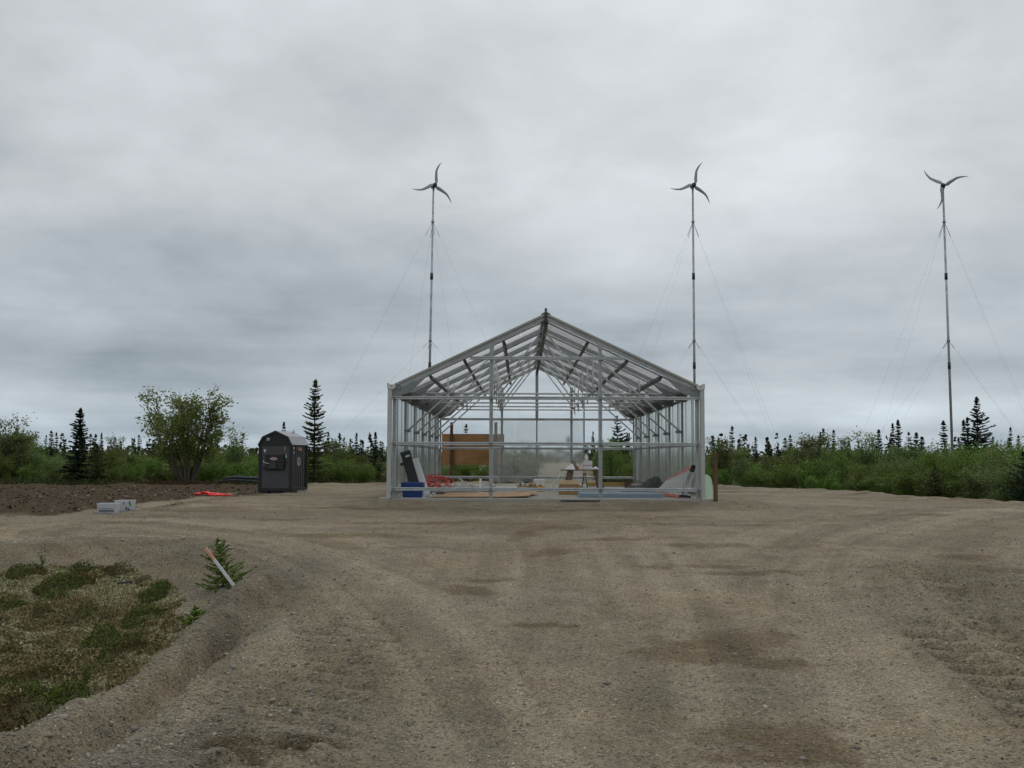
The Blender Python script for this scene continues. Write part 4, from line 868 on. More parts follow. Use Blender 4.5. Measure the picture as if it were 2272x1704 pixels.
# roof sheets, verge trims, ridge cap, gutters
for s in (-1, 1):
    for k in range(NB * 2):
        ya = Y0 + k * BAY / 2 + 0.012; yb = ya + BAY / 2 - 0.024
        x0 = XC + s * (HW - 0.12); x1 = XC + s * 0.03; up = Vector((s * SL, 0, 1)).normalized()
        a = Vector((x0, 0, zr(x0))); b = Vector((x1, 0, zr(x1))); t = 0.010
        vs = [(p.x + up.x * o_, yv, p.z + up.z * o_) for o_ in (0, t) for p, yv in ((a, ya), (b, ya), (b, yb), (a, yb))]
        m = MB().add(vs, [(3, 2, 1, 0), (4, 5, 6, 7), (0, 1, 5, 4), (1, 2, 6, 5), (2, 3, 7, 6), (3, 0, 4, 7)]); G(m, 'roof_panel', 'roof_sheet')
        if k: G(MB().bar(a + Vector((0, ya - .012, .018)) + up * 0.0, b + Vector((0, ya - .012, .018)), 0.04, 0.012, up), 'glazing_bar', 'zinc')
        if k % 2: G(MB().bar(a + Vector((0, ya - .012, -.02)), b + Vector((0, ya - .012, -.02)), 0.025, 0.03, up), 'mid_rib', 'haunch')
    for yv in (Y0 - 0.03, Y1 + 0.03):
        a = Vector((XC + s * (HW - 0.10), yv, zr(XC + s * (HW - 0.10)) + 0.0)); b = Vector((XC + s * 0.02, yv, ZR - 0.01))
        G(MB().bar(a, b, 0.05, 0.045, (s * SL, 0, 1)), 'verge_trim', 'verge')
    xg = XC + s * (HW - 0.09)
    pr = [(-.10, .14), (-.10, .02), (-.05, -.02), (.05, -.02), (.10, .02), (.10, .14), (.088, .14), (.088, .03), (.045, -.006), (-.045, -.006), (-.088, .03), (-.088, .14)]
    gu = G(MB().prism(pr, (xg, Y0 - 0.07, ZE - 0.02), (xg, Y1 + 0.07, ZE - 0.02), (1, 0, 0), (0, 0, 1)), 'gutter', 'trim')
    e_ = MB().prism([(-.088, .125), (-.088, .035), (-.045, .0), (.045, .0), (.088, .035), (.088, .125), (.05, .10), (-.05, .10)], (xg, Y0 - 0.066, ZE - 0.02), (xg, Y0 - 0.056, ZE - 0.02), (1, 0, 0), (0, 0, 1)); e_.v = [(a - ORG.x, b - ORG.y, c - ORG.z) for a, b, c in e_.v]
    e_.build('end_cap', MAT['sticker_w'], gu)
    d_ = MB().prism([(-.035, .065), (0, .045), (.035, .065), (0, .085)], (xg, Y0 - 0.070, ZE - 0.02), (xg, Y0 - 0.067, ZE - 0.02), (1, 0, 0), (0, 0, 1)); d_.v = [(a - ORG.x, b - ORG.y, c - ORG.z) for a, b, c in d_.v]
    d_.build('sticker', MAT['foam_blue'], gu)
    xo = XC + s * (HW - 0.28)
    G(MB().tube([(xo, Y0 - 0.04, ZE + 0.02), (xo, Y1, ZE + 0.02)], 0.055, 10), 'eave_tube', 'haunch')
G(MB().prism([(-.11, -.03), (0, .03), (.11, -.03), (.11, -.045), (0, .012), (-.11, -.045)], (XC, Y0 - 0.06, ZR + 0.035), (XC, Y1 + 0.06, ZR + 0.035), (1, 0, 0), (0, 0, 1)), 'ridge_cap', 'verge')
G(MB().tube([(XC, Y0 - 0.03, ZR + 0.02), (XC, Y0 - 0.03, ZR + 0.14)], 0.03, 8), 'ridge_stub', 'dark_metal')
G(MB().box(XC - 0.035, XC + 0.035, Y0 - 0.065, Y0 - 0.035, ZR - 0.17, ZR + 0.03), 'ridge_plate', 'dark_metal')
# side cladding
for s in (-1, 1):
    x = XC + s * (HW - 0.055)
    for k in range(NB * 2):
        ya = Y0 + k * BAY / 2 + 0.012
        G(MB().box(x - 0.005, x + 0.005, ya, ya + BAY / 2 - 0.024, 0.03, ZE - 0.06), 'wall_panel', 'wall_sheet')
        if k: G(MB().box(x - s * 0.012 - 0.006, x - s * 0.012 + 0.006, ya - 0.03, ya + 0.006, 0.03, ZE - 0.06), 'glazing_bar', 'trim')
        if k % 2: G(post(x - s * 0.045, ya, 0.0, ZE - 0.05, 0.022, 0.025), 'stud', 'zinc')
    for z, h in ((1.30, 0.07), (0.10, 0.07), (ZE - 0.14, 0.08)):
        G(MB().box(min(x - s * .055, x - s * .02), max(x - s * .055, x - s * .02), Y0 + 0.06, Y1 - 0.04, z - h / 2, z + h / 2), 'girt', 'haunch')
    # corner trims at both ends
    for yv in (Y0 - 0.03, Y1 + 0.03):
        x0, x1 = sorted((XC + s * HW, XC + s * (HW - 0.10)))
        G(MB().add([(x0, yv - .02, 0), (x1, yv - .02, 0), (x1, yv - .008, 0), (x0 + .012, yv - .008, 0), (x0, yv + .09, 0), (x0, yv - .02, ZE + .05), (x1, yv - .02, ZE + .05), (x1, yv - .008, ZE + .05), (x0 + .012, yv - .008, ZE + .05), (x0, yv + .09, ZE + .05)],
                   [(0, 1, 6, 5), (1, 2, 7, 6), (2, 3, 8, 7), (3, 4, 9, 8), (4, 0, 5, 9), (4, 3, 2, 1, 0), (5, 6, 7, 8, 9)]), 'corner_trim', 'trim')
        G(MB().box(min(XC + s * (HW - .104), XC + s * (HW - .094)), max(XC + s * (HW - .104), XC + s * (HW - .094)), yv - .03, yv + .02, 0.0, ZE), 'corner_fin', 'trim')
# gable ends: front posts and rails
FP = (XC - 1.31, XC + 1.31)
for x in FP:
    G(post(x, Y0 - 0.01, 0, zr(x) - 0.16, 0.088, 0.06), 'gable_post', 'zinc')
    G(MB().box(x - 0.055, x + 0.065, Y0 - 0.005, Y0 + 0.02, zr(x) - 0.24, zr(x) - 0.10), 'post_cleat', 'zinc')
for z in (0.22, 1.306, 2.402):
    for x in FP + (PXL, PXR):
        jp = G(MB().box(x - 0.035, x + 0.035, Y0 - 0.119, Y0 - 0.1125, z - 0.03, z + 0.03), 'joint_plate', 'haunch')
    G(hrail(PXL - 0.06, PXR + 0.06, Y0 - 0.075, z), 'gable_rail', 'zinc')
G(hrail(-1.255, 2.445, Y0 - 0.075, 3.365), 'gable_rail', 'zinc')
G(MB().box(XL + 0.35, XR - 0.35, Y0 - 0.11, Y0 - 0.02, -0.008, 0.012), 'sill_strip', 'trim')
# rear gable
RP = [at(p, 1000, Y1).x for p in (1113.5, 1191, 1268)]
for x in RP:
    G(post(x, Y1, 0, zr(x) - 0.21, 0.05 if abs(x - RP[1]) < .01 else 0.085, 0.06), 'gable_post', 'zinc')
    G(post(x, Y1 - 0.07, 2.40 if abs(x - RP[1]) < .01 else 2.75, zr(x) - 0.21, 0.11, 0.06), 'post_sleeve', 'zinc')
xe = at(1296, 1000, Y1).x
G(post(xe, Y1 + 0.02, 0, 3.2, 0.05, 0.05), 'gable_post', 'zinc')
for z in (0.22, 1.306, 2.402): G(hrail(PXL, PXR, Y1 - 0.075, z, 0.088, 0.05), 'gable_rail', 'zinc')
xa = at(1093, 1000, Y1).x
cuts = [xa, (xa + RP[1]) / 2, RP[1], RP[2], xe]
for a, b in zip(cuts[:-1], cuts[1:]): G(MB().box(a + .006, b - .006, Y1 + 0.06, Y1 + 0.07, 0.05, 2.46), 'rear_panel', 'rear_sheet')

# ------------------------------------------------------------------ things in and around the greenhouse
def oriented(name, loc, label, cat, group=None, rz=0): return thing(name, loc, label, cat, group, rz)
def tapered(mb, w0, d0, w1, d1, z0, z1, wall=0.012, open_top=True):
    def ring(w, d, z): return [(-w / 2, -d / 2, z), (w / 2, -d / 2, z), (w / 2, d / 2, z), (-w / 2, d / 2, z)]
    v = ring(w0, d0, z0) + ring(w1, d1, z1) + ring(w1 - 2 * wall, d1 - 2 * wall, z1) + ring(w0 - 2 * wall, d0 - 2 * wall, z0 + wall)
    f = [(3, 2, 1, 0)]
    for a in (0, 4, 8):
        f += [(a + i, a + (i + 1) % 4, a + 4 + (i + 1) % 4, a + 4 + i) for i in range(4)]
    f += [(12, 13, 14, 15)]; return mb.add(v, f)
# blue tote
t = thing('storage_tote', (at(916, 1100, 25.75).x, 25.75, -0.01), 'dark blue plastic tote with flared rim behind the bottom front rail', 'tote')
tapered(MB(), 0.45, 0.34, 0.52, 0.40, 0, 0.36).build('tub', MAT['blue'], t, 0.012)
tapered(MB(), 0.535, 0.415, 0.545, 0.425, 0.30, 0.375, 0.02).build('rim', MAT['blue'], t, 0.006)
for s in (-1, 1): MB().box(s * 0.272 - 0.012, s * 0.272 + 0.012, -0.09, 0.09, 0.24, 0.30).build('handle', MAT['blue'], t, 0.006)
# leaning black and white stair-rail style panels
def slab_thing(name, p_top, p_bot, w, th, y, label, cat, mat):
    a = Vector((p_bot[0], y, p_bot[1])); b = Vector((p_top[0], y + 0.15, p_top[1])); o = thing(name, a, label, cat)
    d = b - a; u = d.normalized(); side = Vector((u.z, 0, -u.x)); n = u.cross(side)
    MB().prism([(-w / 2, -th / 2), (w / 2, -th / 2), (w / 2, th / 2), (-w / 2, th / 2)], (0, 0, 0), d, side, n).build('board', MAT[mat], o, 0.008)
    return o, d, side, n
pt = at(897, 1001, 26.5); pb = at(927, 1098, 26.5)
o, d, s_, n_ = slab_thing('black_plank', (pt.x, pt.z), (pb.x, 0.0), 0.25, 0.06, 26.5, 'flat black plank leaning behind the blue tote', 'plank', 'black')
MB().prism([(-.13, -.04), (.13, -.04), (.13, .04), (-.13, .04)], d * 0.93, d * 1.0, s_, n_).build('end_cap', MAT['dark_metal'], o, 0.01)
MB().prism([(-.02, -.043), (.09, -.043), (.09, -.036), (-.02, -.036)], d * 0.86, d * 0.90, s_, n_).build('label_plate', MAT['sticker_w'], o)
MB().prism([(-.20, -.03), (-.12, -.03), (-.12, .03), (-.20, .03)], d * 0.72, d * 0.78, s_, n_).build('bracket', MAT['black'], o)
pt = at(920, 1017, 26.8); pb = at(946, 1090, 26.8)
o, d, s_, n_ = slab_thing('white_plank', (pt.x, pt.z), (pb.x + .03, 0.0), 0.16, 0.05, 26.75, 'shorter white plank leaning beside the black one', 'plank', 'white')
MB().prism([(-.085, -.03), (.085, -.03), (.085, .03), (-.085, .03)], d * 0.97, d * 1.0, s_, n_).build('end_cap', MAT['offwhite'], o)
pt = at(890, 1020, 26.9); pb = at(913, 1085, 26.9)
slab_thing('leaning_strip', (pt.x, pt.z), (pb.x + .02, 0.0), 0.05, 0.03, 27.2, 'thin grey strip leaning behind the black plank', 'strip', 'trim')
# red pipe coil
def coil():
    y = 30.2; b = at(964, 1084, y); o = thing('pipe_coil', (b.x, y, 0.0), 'loose springy coil of red plastic pipe on the greenhouse floor', 'pipe coil'); r_ = random.Random(4)
    mb = MB(); pts = []
    for k in range(8 * 22):
        t = k / 22 * 2 * math.pi; loop = k / 22; rad = 0.34 - 0.02 * loop + 0.07 * math.sin(loop * 2.1)
        cx = 0.22 * math.sin(loop * 1.7) - 0.02; tilt = 0.75 + 0.35 * math.sin(loop * 1.3)
        x_ = math.cos(t) * rad + cx; h_ = math.sin(t) * rad
        pts.append((x_, h_ * math.cos(tilt) + 0.12 * math.sin(loop * 2.9), max(0.02, 0.13 + (h_ * math.sin(tilt)) * 0.75 + 0.10 + 0.06 * math.sin(loop * 3.3))))
    mb.tube(pts, 0.0125, 6); mb.build('pipe', MAT['red_pipe'], o)
    m2 = MB()
    for k in range(3):
        a = k * 1.1; m2.tube([(-0.42 + 0.1 * k, -0.2, 0.02), (-0.3 + 0.1 * k, -0.1, 0.30 + 0.06 * k), (0.05, 0.05, 0.44 - 0.04 * k), (0.32 + 0.06 * k, 0.0, 0.30), (0.46 + 0.03 * k, -0.08, 0.03)], 0.0125, 6)
    m2.build('loose_end', MAT['red_pipe'], o)
coil()
# scrap of brackets and cut steel
def scrap():
    r_ = random.Random(9)
    for k in range(22):
        px = r_.uniform(985, 1075); y = r_.uniform(29.0, 33.5); x = at(px, 1080, y).x; L_ = r_.uniform(0.18, 0.55); a = r_.uniform(0, 3.14); el = r_.choice([0, 0, 0.3, 0.7])
        o = thing('steel_offcut', (x, y, 0.0), 'short offcut of galvanised channel in the heap on the floor', 'steel offcut', 'heap of steel offcuts', a)
        h = 0.03 + math.sin(el) * L_
        MB().bar((0, 0, 0.025), (math.cos(el) * L_, 0, h), 0.06, 0.012).build('web', MAT['zinc_bright' if k % 3 else 'zinc'], o)
        MB().bar((0, 0.03, 0.045), (math.cos(el) * L_, 0.03, h + 0.02), 0.008, 0.04).build('flange', MAT['zinc_bright' if k % 3 else 'zinc'], o)
    for k, (px, y, L_, mat) in enumerate(((1040, 30.5, 1.6, 'zinc'), (1065, 31.5, 1.9, 'white'), (1100, 32.5, 1.5, 'timber'), (1010, 28.2, 1.7, 'dark_metal'), (1120, 33.8, 1.6, 'offwhite'))):
        x = at(px, 1080, y).x
        lab = ['long galvanised bar lying behind the steel offcuts', 'long white strip lying flat right of the steel offcuts', 'pale yellow wooden batten lying on the slab', 'long dark flat bar lying in front of the steel offcuts', 'off-white strip lying furthest back on the slab'][k]
        o = thing('floor_bar', (x, y, -0.01), lab, 'bar', None, R(r_.uniform(-14, 14)))
        MB().prism([(-.04, 0), (.04, 0), (.045, .03), (.03, .05), (-.03, .05), (-.045, .03)], (-L_ / 2, 0, 0), (L_ / 2, 0, 0), (0, 1, 0), (0, 0, 1)).build('bar', MAT[mat], o, 0.004)
scrap()
for k, (px, y, r0) in enumerate(((949, 26.0, 0.055), (962, 25.9, 0.06))):
    x = at(px, 1100, y).x; lab = ['flattened white tape roll on the slab beside the blue tote', 'upright white tape roll with dark core beside the plywood'][k]
    o = thing('tape_roll', (x, y, 0.0), lab, 'tape roll', None, 0.3)
    n_ = 20; m = MB(); prof = [(0.6, -0.025), (1, -0.025), (1, 0.025), (0.6, 0.025)]
    vs = [(math.cos(6.283 * i / n_) * r0 * q, h_, r0 - 0.01 + math.sin(6.283 * i / n_) * r0 * q) for i in range(n_) for q, h_ in prof]
    m.add(vs, [(i * 4 + j, ((i + 1) % n_) * 4 + j, ((i + 1) % n_) * 4 + (j + 1) % 4, i * 4 + (j + 1) % 4) for i in range(n_) for j in range(4)], True); m.build('tape', MAT['white'], o)
    m = MB(); vs = [(math.cos(6.283 * i / n_) * r0 * q, h_, r0 - 0.01 + math.sin(6.283 * i / n_) * r0 * q) for i in range(n_) for q, h_ in [(0.5, -0.02), (0.6, -0.02), (0.6, 0.02), (0.5, 0.02)]]
    m.add(vs, [(i * 4 + j, ((i + 1) % n_) * 4 + j, ((i + 1) % n_) * 4 + (j + 1) % 4, i * 4 + (j + 1) % 4) for i in range(n_) for j in range(4)], True); m.build('core', MAT['black'], o)
# plywood on the floor
for k, (pl, pr_, y, dep, rz, z, lab) in enumerate(((956, 1176, 25.75, 1.2, 1.0, 0.0, 'new plywood sheet lying flat near the front sill'), (985, 1190, 27.05, 1.2, -2.0, 0.006, 'second plywood sheet lying flat behind the first one'))):
    a = at(pl, 1100, y).x; b = at(pr_, 1100, y).x
    o = thing('plywood_sheet', ((a + b) / 2, y + dep / 2, z), lab, 'plywood', None, R(rz))
    m = MB(); nx = 12
    for i in range(nx + 1):
        u = i / nx; xx = (u - .5) * (b - a); lift = 0.05 * max(0, u - 0.75) * 4 * 0.6 + 0.012
        for yy_, l2 in ((-dep / 2, 0), (dep / 2, 0.03 * u)): m.v += [(xx, yy_, lift + l2), (xx, yy_, lift + l2 + 0.013)]
    fs = []
    for i in range(nx):
        a0 = i * 4; b0 = a0 + 4; fs += [(a0 + 1, b0 + 1, b0 + 3, a0 + 3), (a0, a0 + 2, b0 + 2, b0), (a0, b0, b0 + 1, a0 + 1), (a0 + 2, a0 + 3, b0 + 3, b0 + 2)]
    fs += [(0, 1, 3, 2), (nx * 4, nx * 4 + 2, nx * 4 + 3, nx * 4 + 1)]; m.f += fs; m.sm += [False] * len(fs); m.build('sheet', MAT['ply_floor'], o)
# cartons
def carton(px, y, w, d, h, label, mat, flaps=(), rz=0.0, z=0.0, contents=False):
    o = thing('cardboard_box', (at(px, 1090, y).x, y, z - 0.01), label, 'box', None, rz); t_ = 0.006
    for nm, b in (('side', (-w / 2, w / 2, -d / 2, -d / 2 + t_)), ('side', (-w / 2, w / 2, d / 2 - t_, d / 2)), ('side', (-w / 2, -w / 2 + t_, -d / 2 + t_, d / 2 - t_)), ('side', (w / 2 - t_, w / 2, -d / 2 + t_, d / 2 - t_))):
        MB().box(*b, 0, h).build(nm, MAT[mat], o)
    MB().box(-w / 2 + t_, w / 2 - t_, -d / 2 + t_, d / 2 - t_, 0, 0.01).build('bottom', MAT[mat], o)
    for side, ang in flaps:
        L_ = min(w, d) * 0.5; ca, sa = math.cos(R(ang)), math.sin(R(ang))
        if side in ('l', 'r'):
            s = -1 if side == 'l' else 1; a = (s * w / 2, -d / 2 + .01, h); b = (s * w / 2, d / 2 - .01, h); e = Vector((s * ca * L_, 0, sa * L_))
        else:
            s = -1 if side == 'f' else 1; a = (-w / 2 + .01, s * d / 2, h); b = (w / 2 - .01, s * d / 2, h); e = Vector((0, s * ca * L_, sa * L_))
        a, b = Vector(a), Vector(b); nn = (b - a).cross(e).normalized() * 0.004
        MB().add([a, b, b + e, a + e, a + nn, b + nn, b + e + nn, a + e + nn], [(0, 1, 2, 3), (7, 6, 5, 4), (0, 4, 5, 1), (1, 5, 6, 2), (2, 6, 7, 3), (3, 7, 4, 0)]).build('flap', MAT['card_pale'], o)
    if contents:
        for i in range(4):
            q = random.uniform(-w * .3, w * .3); MB().tube([(q, 0, 0.02), (q + .01, .01, h + 0.02), (q + .03, .0, h + 0.045)], 0.018, 6).build('contents', MAT['black'], o)
    return o
carton(1159, 30.2, 0.30, 0.26, 0.19, 'small pale cardboard box with black fittings poking out', 'card_pale', [('r', -60)], 0.1, 0, True)
carton(1181, 30.6, 0.26, 0.24, 0.17, 'small brown cardboard box next to the yellow tub', 'card', [('b', 40)], 0, 0, True)
carton(1263, 28.3, 0.52, 0.36, 0.27, 'open brown cardboard box with flaps out below the work table', 'card', [('r', -52), ('l', -80), ('b', 35)], 0.04)
t = thing('yellow_tub', (at(1199, 1090, 30.6).x, 30.6, -0.01), 'low yellow plastic tub between the cartons and white cooler', 'tub')
tapered(MB(), 0.22, 0.2, 0.25, 0.23, 0, 0.17).build('tub', MAT['yellow'], t, 0.02); MB().box(-.06, .05, -.05, .05, .13, .20).build('contents', MAT['black'], t, 0.02)
t = thing('foam_cooler', (at(1196, 1080, 32.2).x, 32.2, -0.01), 'off-white foam cooler with its lid on behind the cartons', 'cooler')
tapered(MB(), 0.29, 0.24, 0.32, 0.26, 0, 0.22, 0.03).build('body', MAT['offwhite'], t, 0.01); MB().box(-.165, .165, -.135, .135, .222, .33).build('lid', MAT['offwhite'], t, 0.015)
# work table: plank top on two plywood trestles
yt = 31.2; xt = at(1293, 1040, yt).x; ztop = at(1293, 1041, yt).z
t = thing('work_table', (xt, yt, -0.01), 'makeshift work table of a plank on wooden trestles', 'table')
MB().box(-0.64, 0.64, -0.3, 0.3, ztop - 0.03, ztop).build('top', MAT['old_wood'], t, 0.004)
for sx, lean in ((-0.36, -0.12), (0.42, 0.12)):
    for sy in (-1, 1):
        a = Vector((sx, sy * 0.18, ztop - 0.035)); b = Vector((sx + lean, sy * 0.30, 0.0))
        MB().bar(a, b, 0.17, 0.03, (0, 1, 0)).build('leg', MAT['old_wood'], t, 0.004)
    MB().bar((sx + lean * .6, -0.25, 0.25), (sx + lean * .6, 0.25, 0.25), 0.03, 0.09).build('stretcher', MAT['old_wood'], t)
def clutter(px, dy, dz, name, label, cat, fn, rz=0.0):
    y = yt + dy; o = thing(name, (at(px, 1030, y).x, y, ztop - 0.01 + dz), label, cat, None, rz); fn(o); return o
def saw(o):
    MB().prism([(-.16, 0), (.16, 0), (.17, .05), (.06, .16), (.02, .21), (-.05, .21), (-.1, .12), (-.17, .04)], (0, -.06, 0), (0, .06, 0), (1, 0, 0), (0, 0, 1)).build('body', MAT['card'], o, 0.01)
    MB().tube([(-.05, 0, .20), (-.02, 0, .24), (.05, 0, .23), (.07, 0, .17)], 0.014, 6).build('handle', MAT['dark_metal'], o)
clutter(1272, 0.05, 0, 'bench_saw', 'brown power saw with arched handle on the work table', 'saw', saw)
def tent(o): MB().add([(-.2, -.1, 0), (.10, -.1, 0), (.04, 0, .17), (-.02, 0.0, .15), (-.2, .1, 0), (.12, .1, 0), (.06, -.13, -.05)], [(0, 1, 2, 3), (4, 3, 2, 5), (0, 3, 4), (1, 5, 2), (1, 6, 2)]).build('sheet', MAT['white'], o)
clutter(1268, -0.17, 0.004, 'paper_sheet', 'white folded paper propped on the work table beside the saw', 'paper', tent)
def wbox(o):
    MB().box(-.13, .13, -.1, .1, 0, .25).build('carton', MAT['white'], o, 0.004); MB().box(-.132, .132, -.102, .102, .11, .135).build('band', MAT['pink'], o)
    MB().box(-.135, .10, -.105, .105, .251, .262).build('lid', MAT['offwhite'], o)
clutter(1304, 0.0, 0, 'white_carton', 'white carton with a pink band on the work table', 'carton', wbox)
def jug(o):
    m = MB(); prof = [(0.0, 0), (.05, 0), (.052, .10), (.045, .13), (.02, .16), (.018, .19), (0.0, .19)]; n_ = 12
    vs = [(r0 * math.cos(6.283 * i / n_), r0 * math.sin(6.283 * i / n_), h_) for r0, h_ in prof for i in range(n_)]
    m.add(vs, [(k * n_ + i, k * n_ + (i + 1) % n_, (k + 1) * n_ + (i + 1) % n_, (k + 1) * n_ + i) for k in range(len(prof) - 1) for i in range(n_)], True); m.build('bottle', MAT['white'], o)
    MB().tube([(0, 0, .188), (0, 0, .215), (.06, 0, .235)], 0.012, 6).build('spout', MAT['foam_blue'], o)
clutter(1301, 0.0, 0.262, 'spray_bottle', 'white spray bottle with blue spout on top of the white carton', 'bottle', jug)
def rag(o):
    r_ = np.random.default_rng(3); n_ = 9; g = np.linspace(-1, 1, n_); X_, Y_ = np.meshgrid(g * .11, g * .1); Z_ = 0.07 * np.exp(-(X_ ** 2 + Y_ ** 2) / .006) + 0.02 * r_.random(X_.shape) + 0.004
    m = MB(); m.add(np.stack([X_.ravel(), Y_.ravel(), Z_.ravel()], -1).tolist(), [(j * n_ + i, j * n_ + i + 1, (j + 1) * n_ + i + 1, (j + 1) * n_ + i) for j in range(n_ - 1) for i in range(n_ - 1)], True)
    q = m.build('cloth', MAT['white'], o); s = q.modifiers.new('solid', 'SOLIDIFY'); s.thickness = 0.006
clutter(1321, -0.05, 0.0, 'crumpled_rag', 'crumpled white rag on the right end of the work table', 'rag', rag)
# white prop strut and dark folding stand
o = thing('prop_strut', (at(1221, 1078, 31.0).x, 31.0, 0.0), 'thin white strut propped diagonally against the work table', 'strut')
tp = at(1247, 1044, 31.0); MB().tube([(0, -.02, 0.01), (tp.x - o.location.x, 0, tp.z)], 0.012, 6).build('rod', MAT['white'], o); MB().bar((-.05, -.05, 0.012), (.10, .0, 0.012), .03, .015).build('foot', MAT['white'], o)
o = thing('folding_stand', (at(1297, 1085, 31.9).x, 31.9, 0.0), 'dark metal folding stand under the work table', 'stand')
for sx, sy in ((-.09, -.1), (.09, -.1), (-.09, .1), (.09, .1)): MB().tube([(sx * .25, sy * .3, 0.48), (sx, sy, 0.0)], 0.012, 6).build('leg', MAT['dark_metal'], o)
MB().box(-.06, .06, -.06, .06, .475, .50).build('head', MAT['dark_metal'], o)
# timbers, blue boards, tarp
o = thing('timber_beam', (at(1345, 1075, 36.2).x, 36.2, -0.01), 'yellow squared timber lying near the rear wall', 'timber', None, R(2)); MB().box(-.64, .64, -.07, .07, 0, .14).build('beam', MAT['timber'], o, 0.006)
o = thing('dark_block', (at(1393, 1075, 35.4).x, 35.4, -0.01), 'dark brown wooden block at the end of the yellow timber', 'block'); MB().box(-.11, .11, -.1, .1, 0, .17).build('block', MAT['post_wood'], o, 0.01)
def board(px0, px1, y, dep, th, lab, n_, rz, z0=0.0):
    a = at(px0, 1090, y).x; b = at(px1, 1090, y).x
    for k in range(n_):
        o = thing('foam_board', ((a + b) / 2 + 0.04 * k, y + dep / 2 + 0.03 * k, z0 - 0.008 + k * (th + 0.002)), lab[k], 'foam board', None, R(rz + k)); MB().box((a - b) / 2, (b - a) / 2, -dep / 2, dep / 2, 0, th).build('board', MAT['foam_blue'], o, 0.004)
board(1285, 1470, 26.2, 1.2, 0.05, ('lower blue foam board of the pair near the front sill', 'upper blue foam board of the pair near the front sill'), 2, -1)
board(1300, 1382, 32.6, 1.2, 0.05, ('pale blue foam board lying behind the work table',), 1, 2)
def tarp():
    y = 30.6; c = at(1432, 1075, y); n1, n2 = 46, 30; X_, Y_ = np.meshgrid(np.linspace(-.72, .72, n1), np.linspace(-.5, .5, n2))
    e = np.clip(1 - (X_ / .72) ** 4, 0, 1) * np.clip(1 - (Y_ / .5) ** 2, 0, 1)
    Z_ = e * (0.22 + 0.15 * np.exp(-((X_ - .22) / .2) ** 2) + 0.14 * np.exp(-((X_ - .42) / .22) ** 2) - 0.06 * np.clip(-X_, 0, 1)) + e * 0.09 * fbm(X_ * 5 + 3, Y_ * 5, 9, 3) + np.abs(fbm(X_ * 9, Y_ * 6, 19, 2)) * 0.05 * (e > 0.02) + 0.004
    X_ = X_ + 0.03 * fbm(Y_ * 4, X_ * 4, 23, 2)
    V = np.stack([X_.ravel(), Y_.ravel(), np.maximum(Z_, 0.003).ravel()], -1); i = np.arange(n2 - 1)[:, None] * n1 + np.arange(n1 - 1)[None]; F = np.stack([i, i + 1, i + n1 + 1, i + n1], -1).reshape(-1, 4)
    o = bpy.data.objects.new('crumpled_tarp', fastmesh('crumpled_tarp', V, F, MAT['tarp'], None, True)); link(o); o.location = (c.x, y, -0.01); m = o.modifiers.new('solid', 'SOLIDIFY'); m.thickness = 0.008
    tag(o, 'crumpled dark green tarpaulin heaped by the right wall', 'tarpaulin')
tarp()
# tapered stepladder lying on its edge against the right wall
def ladder():
    n0, n1 = at(1536, 1036, 26.0), at(1508, 1099, 26.0); f0, f1 = at(1481, 1065, 28.7), at(1452, 1092, 28.7); n1.z = 0.03; f1.z = 0.03
    o = thing('step_ladder', (n1.x, 26.0, -0.005), 'red fibreglass stepladder with pale treads lying on edge by the right wall', 'ladder'); O = Vector(o.location)
    MB().bar(n0 - O, f0 - O, 0.035, 0.075, (n0 - n1)).build('rail', MAT['ladder_red'], o); MB().bar(n1 - O, f1 - O, 0.035, 0.075, (n0 - n1)).build('rail', MAT['ladder_red'], o)
    for k in range(11):
        t_ = 0.06 + k * 0.092; a = n0.lerp(f0, t_) - O; b = n1.lerp(f1, t_) - O; MB().bar(a.lerp(b, 0.03), b.lerp(a, 0.03), 0.085, 0.02, (f0 - n0).cross(n0 - n1)).build('tread', MAT['alu'], o)
    back = Vector((0.10, 0.0, 0.02))
    MB().bar(n0 - O + back, n1 - O + back + Vector((.03, 0, 0)), 0.05, 0.03, (0, 1, 0)).build('rear_brace', MAT['alu'], o)
    d = (n0 - n1).normalized()
    MB().bar(n0 - O - d * .13 + Vector((.02, -.04, 0)), n0 - O + d * .05 + Vector((.02, -.04, 0)), 0.11, 0.10, (0, 1, 0)).build('boot', MAT['black'], o, 0.015)
    MB().bar(n1 - O + Vector((-.02, -.05, .02)), n1 - O + Vector((.26, -.06, .01)), 0.09, 0.07).build('boot', MAT['black'], o, 0.015)
ladder()
# translucent sheet, fence post, dark plank outside
b = at(1571, 1101, 25.7); o = thing('plastic_sheet', (b.x, 25.75, gz(b.x, 25.75)), 'pale green translucent sheet with rounded corner leaning outside the right wall', 'sheet')
hh = at(1571, 1051, 25.7).z - o.location.z
pr = [(-.16, 0), (.135, 0), (.13, hh * .55), (.115, hh * .78), (.08, hh * .90), (0.02, hh * .97), (-.16, hh)]
MB().prism(pr, (0, 0, 0), (0, 0.008, 0), (1, 0, 0), Vector((0, 0.12, 1)).normalized()).build('sheet', MAT['green_sheet'], o)
b = at(1588, 1110, 25.1); zg = gz(b.x, 25.1); o = thing('wooden_post', (b.x, 25.1, zg), 'brown square wooden post standing outside the greenhouse right corner', 'post')
MB().box(-.045, .045, -.045, .045, -0.3, at(1588, 1003, 25.1).z - zg).build('shaft', MAT['post_wood'], o, 0.006)
b = at(1287, 1114, 24.7); zg = gz(b.x, 24.7); o = thing('dark_plank', (b.x, 24.7, zg), 'dark grey plank lying on the gravel before the front sill', 'plank', None, R(-1)); MB().box(-.46, .46, -.06, .06, 0.0, .035).build('plank', MAT['dark_metal'], o, 0.004)
